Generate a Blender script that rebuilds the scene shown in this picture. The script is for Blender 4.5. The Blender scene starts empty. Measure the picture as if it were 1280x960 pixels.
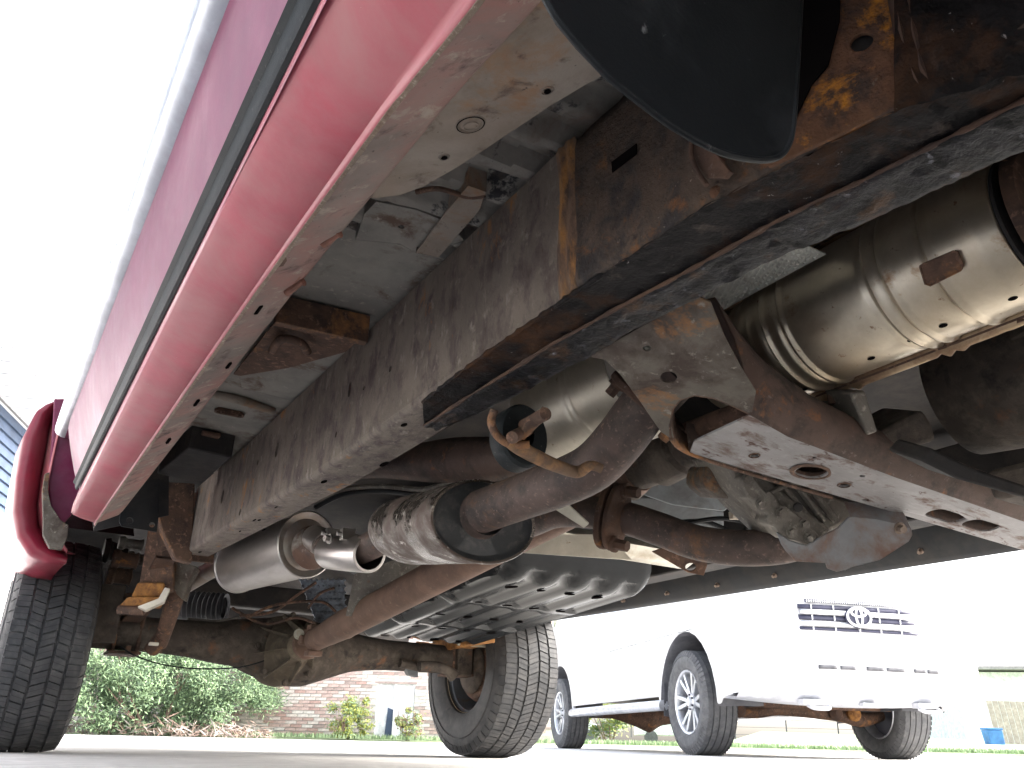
import bpy, bmesh, math, random
from mathutils import Vector, Matrix, noise
from mathutils.geometry import tessellate_polygon
random.seed(7)
S = bpy.context.scene
COL = S.collection
R_ = math.radians

# ---------------------------------------------------------------- camera
FPX, CH, PITCH, YAW, ROLL = 1035.0, 0.08, R_(23.2597), R_(31.2934), R_(1.34)
fw = Vector((math.sin(YAW)*math.cos(PITCH), math.cos(YAW)*math.cos(PITCH), math.sin(PITCH)))
r0 = Vector((math.cos(YAW), -math.sin(YAW), 0)); u0 = r0.cross(fw)
rt = r0*math.cos(ROLL) + u0*math.sin(ROLL); up = -r0*math.sin(ROLL) + u0*math.cos(ROLL)
cam = bpy.data.objects.new('camera', bpy.data.cameras.new('camera'))
COL.objects.link(cam)
cam.matrix_world = Matrix(((rt.x, up.x, -fw.x, 0), (rt.y, up.y, -fw.y, 0), (rt.z, up.z, -fw.z, CH), (0, 0, 0, 1)))
cam.data.sensor_width = 36; cam.data.lens = 36*FPX/1280
cam.data.clip_start = 0.02; cam.data.clip_end = 2000
S.camera = cam
S.render.resolution_x = 1024; S.render.resolution_y = 768

# ---------------------------------------------------------------- world, sun, exposure
SUN_EL, SUN_AZ = R_(32), R_(112)        # azimuth clockwise from +Y
w = bpy.data.worlds.new('World'); S.world = w; w.use_nodes = True
nt = w.node_tree; nt.nodes.clear()
sky = nt.nodes.new('ShaderNodeTexSky'); sky.sky_type = 'NISHITA'; sky.sun_disc = False
sky.sun_elevation = SUN_EL; sky.sun_rotation = SUN_AZ; sky.dust_density = 4; sky.air_density = 1.0; sky.ozone_density = 0.6
bg = nt.nodes.new('ShaderNodeBackground'); bg.inputs[1].default_value = 0.15
wo = nt.nodes.new('ShaderNodeOutputWorld')
hs = nt.nodes.new('ShaderNodeHueSaturation'); hs.inputs['Saturation'].default_value = 0.45
nt.links.new(sky.outputs[0], hs.inputs['Color']); nt.links.new(hs.outputs[0], bg.inputs[0]); nt.links.new(bg.outputs[0], wo.inputs[0])
sl = bpy.data.lights.new('sun', 'SUN'); sl.energy = 1.5; sl.angle = R_(30); sl.color = (1, .97, .93)
so = bpy.data.objects.new('sun', sl); COL.objects.link(so)
sd = Vector((math.sin(SUN_AZ)*math.cos(SUN_EL), math.cos(SUN_AZ)*math.cos(SUN_EL), math.sin(SUN_EL)))
so.rotation_euler = sd.to_track_quat('Z', 'Y').to_euler(); so.location = sd*30
S.view_settings.view_transform = 'Standard'; S.view_settings.look = 'None'
S.view_settings.exposure = 2.5; S.view_settings.gamma = 1
S.render.engine = 'CYCLES'
S.cycles.max_bounces = 8; S.cycles.diffuse_bounces = 5; S.cycles.glossy_bounces = 4; S.cycles.use_denoising = True
S.cycles.caustics_reflective = False; S.cycles.caustics_refractive = False

# ---------------------------------------------------------------- surveying helper: where a sight line meets a known plane
def P(px, py, X=None, Y=None, Z=None, t=None):
    d = rt*((px-640)/FPX) - up*((py-480)/FPX) + fw
    o = Vector((0, 0, CH))
    if X is not None: t = X/d.x
    elif Y is not None: t = Y/d.y
    elif Z is not None: t = (Z-CH)/d.z
    return o + d*t
def PLN(px, py, p0, n):
    d = P(px, py, t=1)-V((0, 0, CH)); o = V((0, 0, CH)); return o+d*((p0-o).dot(n)/d.dot(n))
def H(lat, dep, z=0): # metres to the right of and ahead of the camera, on the ground
    return Vector((lat*math.cos(YAW)+dep*math.sin(YAW), -lat*math.sin(YAW)+dep*math.cos(YAW), z))
V = Vector

# ---------------------------------------------------------------- materials
def _n(nt, t, **k):
    n = nt.nodes.new(t)
    for a, b in k.items():
        if a in n.inputs: n.inputs[a].default_value = b
        else: setattr(n, a, b)
    return n
def c4(c): return (c[0], c[1], c[2], 1)
def layered(name, base, layers=(), rough=.6, metal=0., bump=.3, bscale=60, spec=.5, coat=0., coarse=0., stretch=(1, 1, 1)):
    """layers: (colour, noise scale, threshold 0..1, softness[, rough, metal])"""
    m = bpy.data.materials.new(name); m.use_nodes = True; t = m.node_tree; t.nodes.clear(); L = t.links.new
    out = _n(t, 'ShaderNodeOutputMaterial'); b = _n(t, 'ShaderNodeBsdfPrincipled'); L(b.outputs[0], out.inputs[0])
    tc = _n(t, 'ShaderNodeTexCoord'); mp = _n(t, 'ShaderNodeMapping'); mp.inputs['Scale'].default_value = stretch
    L(tc.outputs['Object'], mp.inputs[0])
    # base with slight tone variation
    nz = _n(t, 'ShaderNodeTexNoise', Scale=7., Detail=6., Roughness=.65); L(mp.outputs[0], nz.inputs[0])
    r0_ = _n(t, 'ShaderNodeMapRange'); r0_.inputs[1].default_value = .3; r0_.inputs[2].default_value = .7; r0_.inputs[3].default_value = .72; r0_.inputs[4].default_value = 1.25
    L(nz.outputs[0], r0_.inputs[0])
    mx = _n(t, 'ShaderNodeVectorMath', operation='SCALE'); mx.inputs[0].default_value = base; L(r0_.outputs[0], mx.inputs['Scale'])
    col = mx.outputs[0]
    rv = _n(t, 'ShaderNodeValue'); rv.outputs[0].default_value = rough; ro = rv.outputs[0]
    mv = _n(t, 'ShaderNodeValue'); mv.outputs[0].default_value = metal; me = mv.outputs[0]
    masks = []
    for i, ly in enumerate(layers):
        c, sc, th, so_ = ly[:4]
        n = _n(t, 'ShaderNodeTexNoise', Scale=float(sc), Detail=8., Roughness=.68, Distortion=.3)
        of = _n(t, 'ShaderNodeVectorMath', operation='ADD'); of.inputs[1].default_value = (i*3.7, i*1.3+2, i*5.1)
        L(mp.outputs[0], of.inputs[0]); L(of.outputs[0], n.inputs[0])
        r = _n(t, 'ShaderNodeMapRange'); r.inputs[1].default_value = th-so_; r.inputs[2].default_value = th+so_; L(n.outputs[0], r.inputs[0])
        x = _n(t, 'ShaderNodeMix', data_type='RGBA'); L(r.outputs[0], x.inputs[0]); L(col, x.inputs[6]); x.inputs[7].default_value = c4(c)
        col = x.outputs[2]; masks.append(r.outputs[0])
        if len(ly) > 4:
            for k, (cur, val) in enumerate(((ro, ly[4]), (me, ly[5] if len(ly) > 5 else None))):
                if val is None: continue
                y = _n(t, 'ShaderNodeMix', data_type='FLOAT'); L(r.outputs[0], y.inputs[0]); L(cur, y.inputs[2]); y.inputs[3].default_value = val
                if k == 0: ro = y.outputs[0]
                else: me = y.outputs[0]
    L(col, b.inputs['Base Color']); L(ro, b.inputs['Roughness']); L(me, b.inputs['Metallic'])
    b.inputs['Specular IOR Level'].default_value = spec
    b.inputs['Coat Weight'].default_value = coat; b.inputs['Coat Roughness'].default_value = .12
    if bump or coarse:
        f = _n(t, 'ShaderNodeTexNoise', Scale=float(bscale), Detail=8., Roughness=.7); L(mp.outputs[0], f.inputs[0])
        bp = _n(t, 'ShaderNodeBump', Strength=bump, Distance=.004); L(f.outputs[0], bp.inputs['Height'])
        last = bp
        if coarse:
            g = _n(t, 'ShaderNodeTexNoise', Scale=float(bscale)/5, Detail=5., Roughness=.6); L(mp.outputs[0], g.inputs[0])
            b2 = _n(t, 'ShaderNodeBump', Strength=coarse, Distance=.012); L(g.outputs[0], b2.inputs['Height']); L(bp.outputs[0], b2.inputs['Normal']); last = b2
        L(last.outputs[0], b.inputs['Normal'])
    return m

M = {}
# painted red body, dusty, with pale stone chips
def paint(name, base, dust, dustth, chips=True, rough=.35, sp=.4, ct=.25):
    ly = [(dust, 5, dustth, .22, .6)]
    if chips: ly.append(((.75, .68, .62), 150, .73, .02, .8))
    ly.append(((.22, .12, .10), 60, .735, .03, .8))
    return layered(name, base, ly, rough, 0., .06, 300, sp, ct)
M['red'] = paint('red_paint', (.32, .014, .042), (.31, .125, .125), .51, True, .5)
M['red_side'] = paint('red_side_sky_tint', (.145, .008, .045), (.17, .06, .10), .56, True, .34, .2, 0)  # violet in base and dust tone stands for sky reflected in the paint
M['chrome'] = layered('polished_trim', (.36, .38, .42), [((.28, .29, .32), 20, .6, .2, .35)], .32, .7, .02, 200)
M['rubber_trim'] = layered('rubber_trim', (.018, .020, .021), [((.09, .085, .08), 120, .66, .05)], .55, 0, .2, 200, .08)
M['seam'] = layered('dirty_seam_sealer', (.14, .10, .07), [((.32, .26, .2), 200, .62, .08), ((.10, .05, .03), 70, .6, .08)], .8, 0, .5, 200)
M['primer'] = layered('dusty_grey_underbody_paint', (.200, .185, .165), [((.255, .24, .21), 7, .55, .12), ((.115, .075, .055), 9, .60, .06), ((.31, .28, .24), 50, .64, .05), ((.05, .045, .04), 200, .68, .03)], .78, 0, .15, 160, .25)
M['primer_brown'] = layered('brown_dusty_underbody', (.19, .152, .12), [((.25, .215, .18), 9, .53, .1), ((.24, .125, .06), 7, .61, .07), ((.09, .06, .045), 24, .63, .06), ((.05, .035, .03), 90, .675, .03)], .82, 0, .3, 140, .3)
M['sill'] = layered('sill_inner_paint', (.20, .16, .14), [((.28, .14, .12), 5, .53, .1), ((.32, .27, .22), 30, .61, .06), ((.08, .05, .045), 14, .61, .05), ((.05, .035, .03), 120, .67, .03)], .75, 0, .2, 180, .3)
M['rail'] = layered('weathered_frame_rail', (.150, .124, .103), [((.065, .048, .046), 22, .57, .10), ((.24, .21, .18), 40, .635, .07), ((.30, .14, .05), 11, .645, .045, .9), ((.07, .042, .03), 60, .665, .05)], .72, .0, .5, 110, .25, 0, .2, (1.4, 1.0, .65))
M['rail_front'] = layered('coated_frame_rail_front', (.080, .056, .041), [((.030, .026, .026), 16, .545, .08), ((.30, .115, .025), 6.5, .585, .07, .9), ((.035, .024, .02), 40, .62, .04), ((.30, .25, .2), 140, .675, .03)], .66, .0, 1., 120, .25, 0, .6)  # darker than the rear rail to hold front shade, plus rust and coating
M['tar'] = layered('black_undercoating_glints', (.012, .011, .0115), [((.060, .048, .042), 22, .615, .05), ((.055, .028, .016), 8, .56, .07, .8), ((.34, .32, .31), 90, .69, .02, .3)], .45, 0, 1., 60, .05, 0, 1.)  # pale top layer paints highlights onto the coat
M['tar_blue'] = layered('glossy_undercoating_glints', (.015, .0145, .017), [((.006, .006, .006), 45, .52, .05), ((.16, .16, .18), 50, .645, .035, .2), ((.08, .042, .022), 12, .59, .06)], .34, 0, 1., 70, .14, 0, 1.)  # blue-grey layer puts bluish highlights into the colour
M['rust'] = layered('heavy_rust', (.098, .056, .038), [((.055, .036, .03), 14, .52, .12), ((.30, .12, .03), 13, .665, .05), ((.16, .13, .11), 60, .67, .05)], .86, 0, .7, 90, .25, 0, .5)
M['rust_bright'] = layered('orange_rust', (.34, .16, .05), [((.17, .08, .035), 25, .52, .1), ((.5, .3, .15), 60, .66, .05)], .9, 0, .6, 120, .2)
M['rust_brown'] = layered('brown_rusted_steel', (.12, .07, .048), [((.06, .038, .03), 18, .53, .09), ((.24, .14, .095), 60, .61, .06), ((.30, .14, .055), 9, .63, .05)], .8, .0, .5, 130, .3)
M['pipe'] = layered('rusted_exhaust_pipe', (.105, .073, .062), [((.055, .042, .038), 12, .53, .08), ((.19, .13, .105), 110, .62, .05), ((.20, .10, .05), 8, .64, .06)], .66, .1, .3, 200, .35)
M['gusset'] = layered('grey_brown_crossmember_steel', (.125, .108, .088), [((.06, .042, .034), 9, .535, .07), ((.27, .125, .045), 9, .60, .05), ((.24, .215, .18), 60, .635, .05)], .66, .05, .45, 120, .3)
M['cm_bottom'] = layered('worn_grey_steel', (.215, .205, .205), [((.13, .085, .07), 14, .565, .05, .85), ((.09, .05, .04), 26, .63, .03, .9), ((.28, .27, .27), 50, .62, .08)], .55, .15, .25, 120, .45, 0, 0, (.6, 1.6, 1))
M['cm_brown'] = layered('brown_crossmember_side', (.100, .066, .053), [((.05, .037, .032), 14, .53, .08), ((.21, .095, .045), 18, .63, .05), ((.17, .13, .11), 110, .65, .04)], .7, .0, .35, 150, .25)
M['gold'] = layered('heat_tinted_stainless', (.58, .52, .42), [((.42, .34, .24), 4, .52, .12), ((.22, .11, .06), 45, .66, .03, .8, .2), ((.34, .20, .11), 10, .645, .05, .6)], .31, .86, .08, 90, .5)
M['gold2'] = layered('aged_stainless_shield', (.50, .46, .38), [((.38, .34, .27), 6, .52, .14), ((.24, .16, .10), 40, .68, .04, .8)], .36, .75, .08, 90, .5)
M['flange_gold'] = layered('bronze_edge_flange', (.42, .31, .20), [((.22, .13, .08), 14, .54, .1, .6)], .4, .8, .15, 90)
M['perf'] = layered('embossed_foil', (.62, .62, .57), [((.35, .32, .28), 30, .6, .1)], .5, .3, .1, 90)
M['foil'] = layered('blue_grey_embossed_foil', (.20, .23, .27), [((.10, .10, .11), 30, .55, .1)], .45, .6, .1, 90)
M['silver'] = layered('new_aluminised_steel', (.46, .43, .41), [((.38, .355, .33), 10, .55, .12, .4)], .3, .92, .05, 120, .5, 0, 0, (1, .25, 1))
M['silver_end'] = layered('scorched_aluminised_steel', (.38, .35, .33), [((.30, .24, .2), 12, .5, .12)], .45, .7, .1, 120)
M['scorch'] = layered('weld_scorch_rust', (.12, .065, .045), [((.07, .045, .038), 18, .55, .1), ((.3, .27, .24), 12, .6, .08)], .7, .2, .3, 120)
M['can'] = layered('flaking_resonator_shell', (.17, .145, .125), [((.09, .06, .048), 9, .53, .08, .8, .1), ((.50, .46, .41), 24, .625, .03, .5, .3), ((.10, .06, .05), 50, .68, .03, .9, 0)], .26, .88, .3, 70)
M['can_end'] = layered('black_resonator_end', (.045, .046, .047), [((.09, .085, .08), 40, .58, .08)], .48, .3, .2, 120)
M['axle'] = layered('dirty_axle_casting', (.075, .060, .050), [((.12, .10, .08), 24, .56, .1), ((.16, .08, .045), 12, .63, .06), ((.03, .026, .024), 18, .61, .08)], .85, 0, .6, 90, .25, 0, .3)
M['shaft'] = layered('rusted_drive_shaft', (.155, .095, .07), [((.11, .07, .053), 14, .54, .12), ((.22, .15, .11), 60, .64, .06)], .75, .1, .3, 160, .3)
M['skid'] = layered('black_painted_tank_guard', (.012, .0135, .015), [((.13, .10, .07), 70, .73, .03, .8)], .22, 0, .03, 80, .16, 0)
M['strap'] = layered('galvanised_strap', (.42, .40, .34), [((.30, .26, .2), 12, .55, .1)], .4, .6, .1, 120)
M['alu'] = layered('cast_aluminium', (.17, .155, .135), [((.11, .095, .08), 14, .54, .1), ((.33, .30, .26), 70, .62, .07), ((.20, .11, .07), 16, .68, .05)], .6, .45, .5, 120, .4)
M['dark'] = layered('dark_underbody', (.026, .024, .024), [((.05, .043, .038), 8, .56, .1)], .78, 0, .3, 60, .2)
M['dark_gloss'] = layered('dark_semi_gloss_panel', (.013, .014, .016), [((.03, .028, .026), 8, .57, .12, .6)], .45, 0, .1, 60, .18)
M['greyblue'] = layered('grey_blue_painted_panel', (.17, .185, .195), [((.11, .11, .11), 9, .56, .1), ((.14, .09, .07), 30, .68, .05)], .5, .1, .1, 100, .4)
M['hole'] = layered('hole_shade_black', (.006, .005, .005), [], 1, 0, 0, 60, 0)  # near-black for discs and sheets that paint the shade inside holes
M['tyre'] = layered('tyre_rubber', (.036, .037, .040), [((.07, .068, .068), 20, .55, .12), ((.16, .15, .14), 130, .72, .03)], .68, 0, .15, 160, .4)
M['tyre_sipe_shade'] = layered('sipe_shade_rubber', (.015, .015, .016), [], .85, 0, 0)
M['rim_steel'] = layered('steel_wheel', (.16, .18, .21), [((.22, .15, .10), 14, .64, .06, .8)], .45, .5, .15, 90)
M['rim_lip'] = layered('dirty_wheel_lip', (.42, .34, .24), [((.25, .17, .11), 30, .57, .08)], .5, .5, .15, 90)
M['flap'] = layered('black_plastic_mud_flap', (.009, .010, .011), [((.022, .023, .025), 9, .57, .1), ((.5, .5, .5), 210, .745, .012, .8), ((.10, .10, .10), 45, .70, .03)], .45, 0, .12, 260, .12)
M['bolt'] = layered('dirty_bolt', (.19, .14, .11), [((.3, .24, .2), 60, .6, .08)], .6, .5, .2, 150)
M['paper'] = layered('pale_worn_bracket', (.55, .50, .42), [((.3, .2, .13), 20, .62, .06)], .6, .1, .1, 120)
M['white'] = layered('white_truck_paint', (.80, .80, .81), [], .3, 0, 0, 60, .5, .5)
M['white_low'] = layered('silver_valance', (.55, .56, .60), [], .4, .1, 0)
M['liner'] = layered('grey_wheel_liner', (.10, .10, .11), [((.14, .14, .15), 10, .55, .1)], .75, 0, .1)
M['tyre2'] = layered('grey_dusty_tyre', (.085, .085, .09), [((.13, .13, .13), 20, .55, .1)], .75, 0, .1)
M['alloy'] = layered('machined_alloy', (.66, .67, .70), [], .3, .6, 0)
M['alloy_dark'] = layered('dark_alloy_pocket', (.06, .06, .075), [], .5, .3, 0)
M['grille'] = layered('grille_shadow_plastic', (.045, .045, .08), [], .6, 0, 0)
M['concrete'] = layered('concrete', (.68, .665, .64), [((.62, .605, .58), 1.2, .5, .15), ((.5, .48, .45), 30, .64, .1), ((.38, .36, .34), 150, .70, .04)], .85, 0, .3, 80, .2)
M['mortar'] = layered('mortar', (.62, .60, .56), [], .9, 0, .2, 60)
BR = [layered('brick_%s' % n, c, [((c[0]*.7, c[1]*.7, c[2]*.7), 30, .6, .1)], .9, 0, .3, 90, .2) for n, c in
      (('pink', (.58, .43, .39)), ('pale', (.70, .61, .56)), ('red', (.50, .34, .30)), ('brown', (.42, .33, .30)), ('cream', (.72, .66, .61)))]
M['wht'] = layered('white_painted_siding', (.78, .78, .80), [], .6, 0, .03)
M['blue'] = layered('siding_shade_and_glass', (.05, .075, .13), [], .6, 0, .03)
M['leaf'] = layered('juniper_leaf', (.125, .20, .10), [], .7, 0, 0)
M['leaf2'] = layered('juniper_leaf_light', (.20, .29, .15), [], .7, 0, 0)
M['leaf3'] = layered('juniper_leaf_dark', (.08, .125, .075), [], .7, 0, 0)
M['leafy'] = layered('yellow_green_leaf', (.27, .30, .06), [], .7, 0, 0)
M['bark'] = layered('bark', (.19, .13, .10), [], .9, 0, .3)
M['grass'] = layered('lawn_grass', (.24, .33, .17), [((.30, .38, .22), 3, .5, .15)], .9, 0, .2)
M['teal'] = layered('teal_sign_board', (.035, .12, .15), [], .6, 0, 0)
M['signwhite'] = layered('white_sign_print', (.7, .7, .7), [], .6, 0, 0)
M['binblue'] = layered('blue_bin_plastic', (.06, .20, .50), [], .5, 0, 0)
M['glass'] = layered('window_glass', (.10, .13, .19), [], .1, 0, 0)
M['fence'] = layered('weathered_timber', (.42, .36, .32), [((.3, .25, .22), 12, .55, .1)], .9, 0, .1)
M['roof'] = layered('roof_shingle', (.30, .28, .29), [], .9, 0, .1)

# ---------------------------------------------------------------- building helpers
def thing(name, label, cat, loc=(0, 0, 0), rz=0, group=None, kind=None):
    o = bpy.data.objects.new(name, None); COL.objects.link(o); o.location = loc; o.rotation_euler = (0, 0, rz)
    o.empty_display_size = .1
    o['label'] = label; o['category'] = cat
    if group: o['group'] = group
    if kind: o['kind'] = kind
    return o
class MB:
    def __init__(s): s.v = []; s.f = []; s.mi = []
    def add(s, vs, fs, mi=0):
        k = len(s.v); s.v += [tuple(q) for q in vs]; s.f += [tuple(i+k for i in f) for f in fs]; s.mi += [mi]*len(fs)
        return s
    def box(s, c, d, rot=None, mi=0):
        c = V(c); h = V(d)/2; vs = [V((x*h.x, y*h.y, z*h.z)) for x in (-1, 1) for y in (-1, 1) for z in (-1, 1)]
        if rot: vs = [rot @ q for q in vs]
        return s.add([q+c for q in vs], [(0, 1, 3, 2), (4, 6, 7, 5), (0, 4, 5, 1), (2, 3, 7, 6), (0, 2, 6, 4), (1, 5, 7, 3)], mi)
    def hexa(s, a, b, mi=0): # two matching loops
        n = len(a); f = [tuple(range(n))[::-1], tuple(range(n, 2*n))] + [(i, (i+1) % n, n+(i+1) % n, n+i) for i in range(n)]
        return s.add(list(a)+list(b), f, mi)
    def tube(s, pts, rad, seg=20, cap=True, mi=0, smooth=True):
        pts = [V(p) for p in pts]
        rad = list(rad) if hasattr(rad, '__len__') else [rad]*len(pts)
        if smooth and len(pts) > 2:
            q, rr = [], []
            for i in range(len(pts)-1):
                a, b, c, d = pts[max(i-1, 0)], pts[i], pts[i+1], pts[min(i+2, len(pts)-1)]
                for k in range(6):
                    u = k/6; q.append(.5*((2*b)+(c-a)*u+(2*a-5*b+4*c-d)*u*u+(3*b-a-3*c+d)*u**3)); rr.append(rad[i]*(1-u)+rad[i+1]*u)
            q.append(pts[-1]); rr.append(rad[-1]); pts, rad = q, rr
        n = len(pts); tg = [(pts[min(i+1, n-1)]-pts[max(i-1, 0)]).normalized() for i in range(n)]
        x = tg[0].orthogonal().normalized(); vs = []
        for i in range(n):
            x = (x - tg[i]*x.dot(tg[i])).normalized(); y = tg[i].cross(x)
            for k in range(seg):
                a = 2*math.pi*k/seg; vs.append(pts[i]+(x*math.cos(a)+y*math.sin(a))*rad[i])
        fs = [(i*seg+k, i*seg+(k+1) % seg, (i+1)*seg+(k+1) % seg, (i+1)*seg+k) for i in range(n-1) for k in range(seg)]
        if cap: fs += [tuple(range(seg))[::-1], tuple((n-1)*seg+k for k in range(seg))]
        return s.add(vs, fs, mi)
    def revolve(s, a, b, prof, seg=48, a0=0, a1=2*math.pi, ref=None, mi=0, oval=1.):
        """prof: (distance along a->b, radius); the angle runs from ref"""
        a, b = V(a), V(b); ax = (b-a).normalized(); ref = V(ref or (0, 0, 1)); x = (ref-ax*ref.dot(ax)).normalized(); y = ax.cross(x)
        full = abs(a1-a0-2*math.pi) < 1e-6; m = seg if full else seg+1; vs = []
        for d, r in prof:
            for k in range(m):
                t = a0+(a1-a0)*k/seg; vs.append(a+ax*d+x*math.cos(t)*r+y*math.sin(t)*r*oval)
        fs = [(i*m+k, i*m+(k+1) % m, (i+1)*m+(k+1) % m, (i+1)*m+k) for i in range(len(prof)-1) for k in range(seg)]
        return s.add(vs, fs, mi)
    def plate(s, outer, n, holes=(), mi=0, hmi=None):
        """flat-ish sheet with real holes; n = thickness vector"""
        n = V(n); loops = [[V(p) for p in outer]] + [[V(p) for p in h] for h in holes]
        flat = [p for l in loops for p in l]; tri = tessellate_polygon(loops); N = len(flat)
        fs = [tuple(t) for t in tri] + [tuple(i+N for i in t[::-1]) for t in tri]; k = 0
        s.add(flat+[p+n for p in flat], fs, mi); base = len(s.v)-2*N
        for li, l in enumerate(loops):
            m = len(l)
            for i in range(m):
                s.f.append((base+k+i, base+k+(i+1) % m, base+N+k+(i+1) % m, base+N+k+i)); s.mi.append(mi if li == 0 or hmi is None else hmi)
            k += m
        return s
    def grid(s, rows, thick=None, mi=0, close=False):
        n = len(rows[0]); vs = [V(p) for r in rows for p in r]
        fs = [(i*n+k, i*n+k+1, (i+1)*n+k+1, (i+1)*n+k) for i in range(len(rows)-1) for k in range(n-1)]
        return s.add(vs, fs, mi)
    def build(s, name, mats, parent=None, smooth=35, bevel=0, solid=0, label=None, disp=0):
        me = bpy.data.meshes.new(name); me.from_pydata(s.v, [], s.f)
        if not isinstance(mats, (list, tuple)): mats = [mats]
        for m in mats: me.materials.append(m if not isinstance(m, str) else M[m])
        if len(mats) > 1: me.polygons.foreach_set('material_index', s.mi)
        bm = bmesh.new(); bm.from_mesh(me); bmesh.ops.recalc_face_normals(bm, faces=bm.faces); bm.to_mesh(me); bm.free()
        if smooth:
            me.shade_smooth(); me.set_sharp_from_angle(angle=R_(smooth))
        o = bpy.data.objects.new(name, me); COL.objects.link(o)
        if parent:
            o.parent = parent; q = parent
            off = V((0, 0, 0)); rz = 0
            while q: off = off + q.location; q = q.parent
            if not parent.get('_local'): o.location = -off
        if solid:
            k = o.modifiers.new('solid', 'SOLIDIFY'); k.thickness = solid; k.offset = 0
        if bevel:
            k = o.modifiers.new('bevel', 'BEVEL'); k.width = bevel; k.segments = 2; k.limit_method = 'ANGLE'; k.angle_limit = R_(40)
        if label: o['label'] = label
        return o
def circ(c, r, ax1, ax2, n=20, r2=None, rot=0):
    c = V(c); a, b = V(ax1).normalized(), V(ax2).normalized(); r2 = r2 or r
    return [c+a*r*math.cos(2*math.pi*i/n+rot)+b*r2*math.sin(2*math.pi*i/n+rot) for i in range(n)]
def slot(c, l, r, ax1, ax2, n=8):
    c = V(c); a, b = V(ax1).normalized(), V(ax2).normalized(); o = []
    for sg, st in ((1, -90), (-1, 90)):
        for i in range(n+1):
            t = R_(st+180*i/n); o.append(c+a*(sg*l/2+r*math.cos(t))+b*r*math.sin(t))
    return o
def bolt(c, n, r=.012, h=.01, parent=None, mat='bolt', name='bolt', washer=True):
    c, n = V(c), V(n).normalized(); x = n.orthogonal().normalized(); y = n.cross(x); m = MB()
    if washer: m.revolve(c, c+n, [(0, 0), (0, r*1.5), (h*.25, r*1.5), (h*.25, 0)], 18)
    a = [c+n*h*.2+(x*math.cos(k*math.pi/3)+y*math.sin(k*math.pi/3))*r for k in range(6)]; m.hexa(a, [p+n*h for p in a])
    return m.build(name, mat, parent)
X_, Y_, Z_ = V((1, 0, 0)), V((0, 1, 0)), V((0, 0, 1))

# ================================================================ SETTING
def struct(name, mb, mat, **k):
    o = mb.build(name, mat, None, **k); o['kind'] = 'structure'; return o
m = MB(); m.add([(-300, -300, -.03), (300, -300, -.03), (300, 400, -.03), (-300, 400, -.03)], [(0, 1, 2, 3)])
struct('ground', m, 'grass')
m = MB()
a, b, c, d = H(-14, -8), H(34, -8), H(34, 15.8), H(-14, 18.2)
m.hexa([p-Z_*.028 for p in (a, b, c, d)], [a, b, c, d]); struct('driveway', m, 'concrete', smooth=0)
m = MB()   # lawn rising gently behind the driveway
rows = []
for i in range(13):
    t = i/12; row = []
    for j in range(41):
        u = j/40; lat = -14+60*u; dep = (18.2-2.4*u)+t*(30 if u > .5 else 3.2+53*max(0, u-.28)*1.0 if u > .28 else 3.2)
        z = .0+(.45*t if lat > 6 else .10*t)*min(1, 1)+.01*noise.noise(V((lat, dep, 0)))
        row.append(H(lat, dep, z))
    rows.append(row)
m.grid(rows); struct('lawn', m, 'grass')

# ================================================================ RED PICKUP
TR = thing('pickup_truck', 'red pickup truck overhead, its rusty underside, frame rail and exhaust filling the view', 'pickup truck', (1.3, 2.3, 0))
def part(name, mb, mat, **k): return mb.build(name, mat, TR, **k)

# ---- outer body: rocker, door skin, mouldings (lofts along the sill)
def lerp(a, b, t): return a+(b-a)*t
def zp(y):   # height of the rocker's lower seam along the truck
    k = [(-.4, .570), (.41, .579), (.56, .598), (.98, .612), (2.7, .618)]
    for (a, b), (c, d) in zip(k, k[1:]):
        if y <= c: return b+(d-b)*(y-a)/(c-a)
    return .618
def loftY(name, near, far, y0, y1, mat, n=24, wob=None, **k):
    """near, far: (x, z) outlines at y0, y1"""
    m = MB(); rows = []
    for i in range(n+1):
        t = i/n; y = lerp(y0, y1, t)
        dz = (zp(y)-lerp(.594, .612, t)) if name == 'rocker_panel' else 0
        rows.append([V((lerp(a[0], b[0], t), y + (wob(j, t) if wob else 0), lerp(a[1], b[1], t)+dz*max(0, 1-j/8))) for j, (a, b) in enumerate(zip(near, far))])
    m.grid(rows); return part(name, m, mat, **k)
ROCK = [(.206, .594), (.2035, .600), (.2015, .6035), (.198, .6045), (.178, .614), (.158, .629), (.143, .6405), (.131, .6505), (.1245, .6565), (.123, .667), (.128, .690)]
ROCKF = [(.206, .612), (.2035, .616), (.2015, .6175), (.198, .6175), (.178, .619), (.164, .620), (.152, .622), (.143, .624), (.138, .628), (.136, .635), (.138, .660)]
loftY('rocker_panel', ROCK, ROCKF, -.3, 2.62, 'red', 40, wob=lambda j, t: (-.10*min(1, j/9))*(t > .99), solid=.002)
# spot welded lip of the rocker
m = MB()
for i in range(120):
    y = -.3+2.9*i/119; t = i/119; z = zp(y)
    w_ = .0002+.0006*noise.noise(V((0, y*41, y*7)))
    if i: m.hexa([p+V((0, 0, 0)) for p in pr], [V((.205-w_, y, z)), V((.209+w_, y, z)), V((.209+w_, y, z-.002-w_)), V((.205-w_, y, z-.0015))])
    pr = [V((.205-w_, y, z)), V((.209+w_, y, z)), V((.209+w_, y, z-.002-w_)), V((.205-w_, y, z-.0015))]
part('seam_sealer', m, 'seam')
def doorx(t, x, z): return x
def bands(pts):
    return pts
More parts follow.
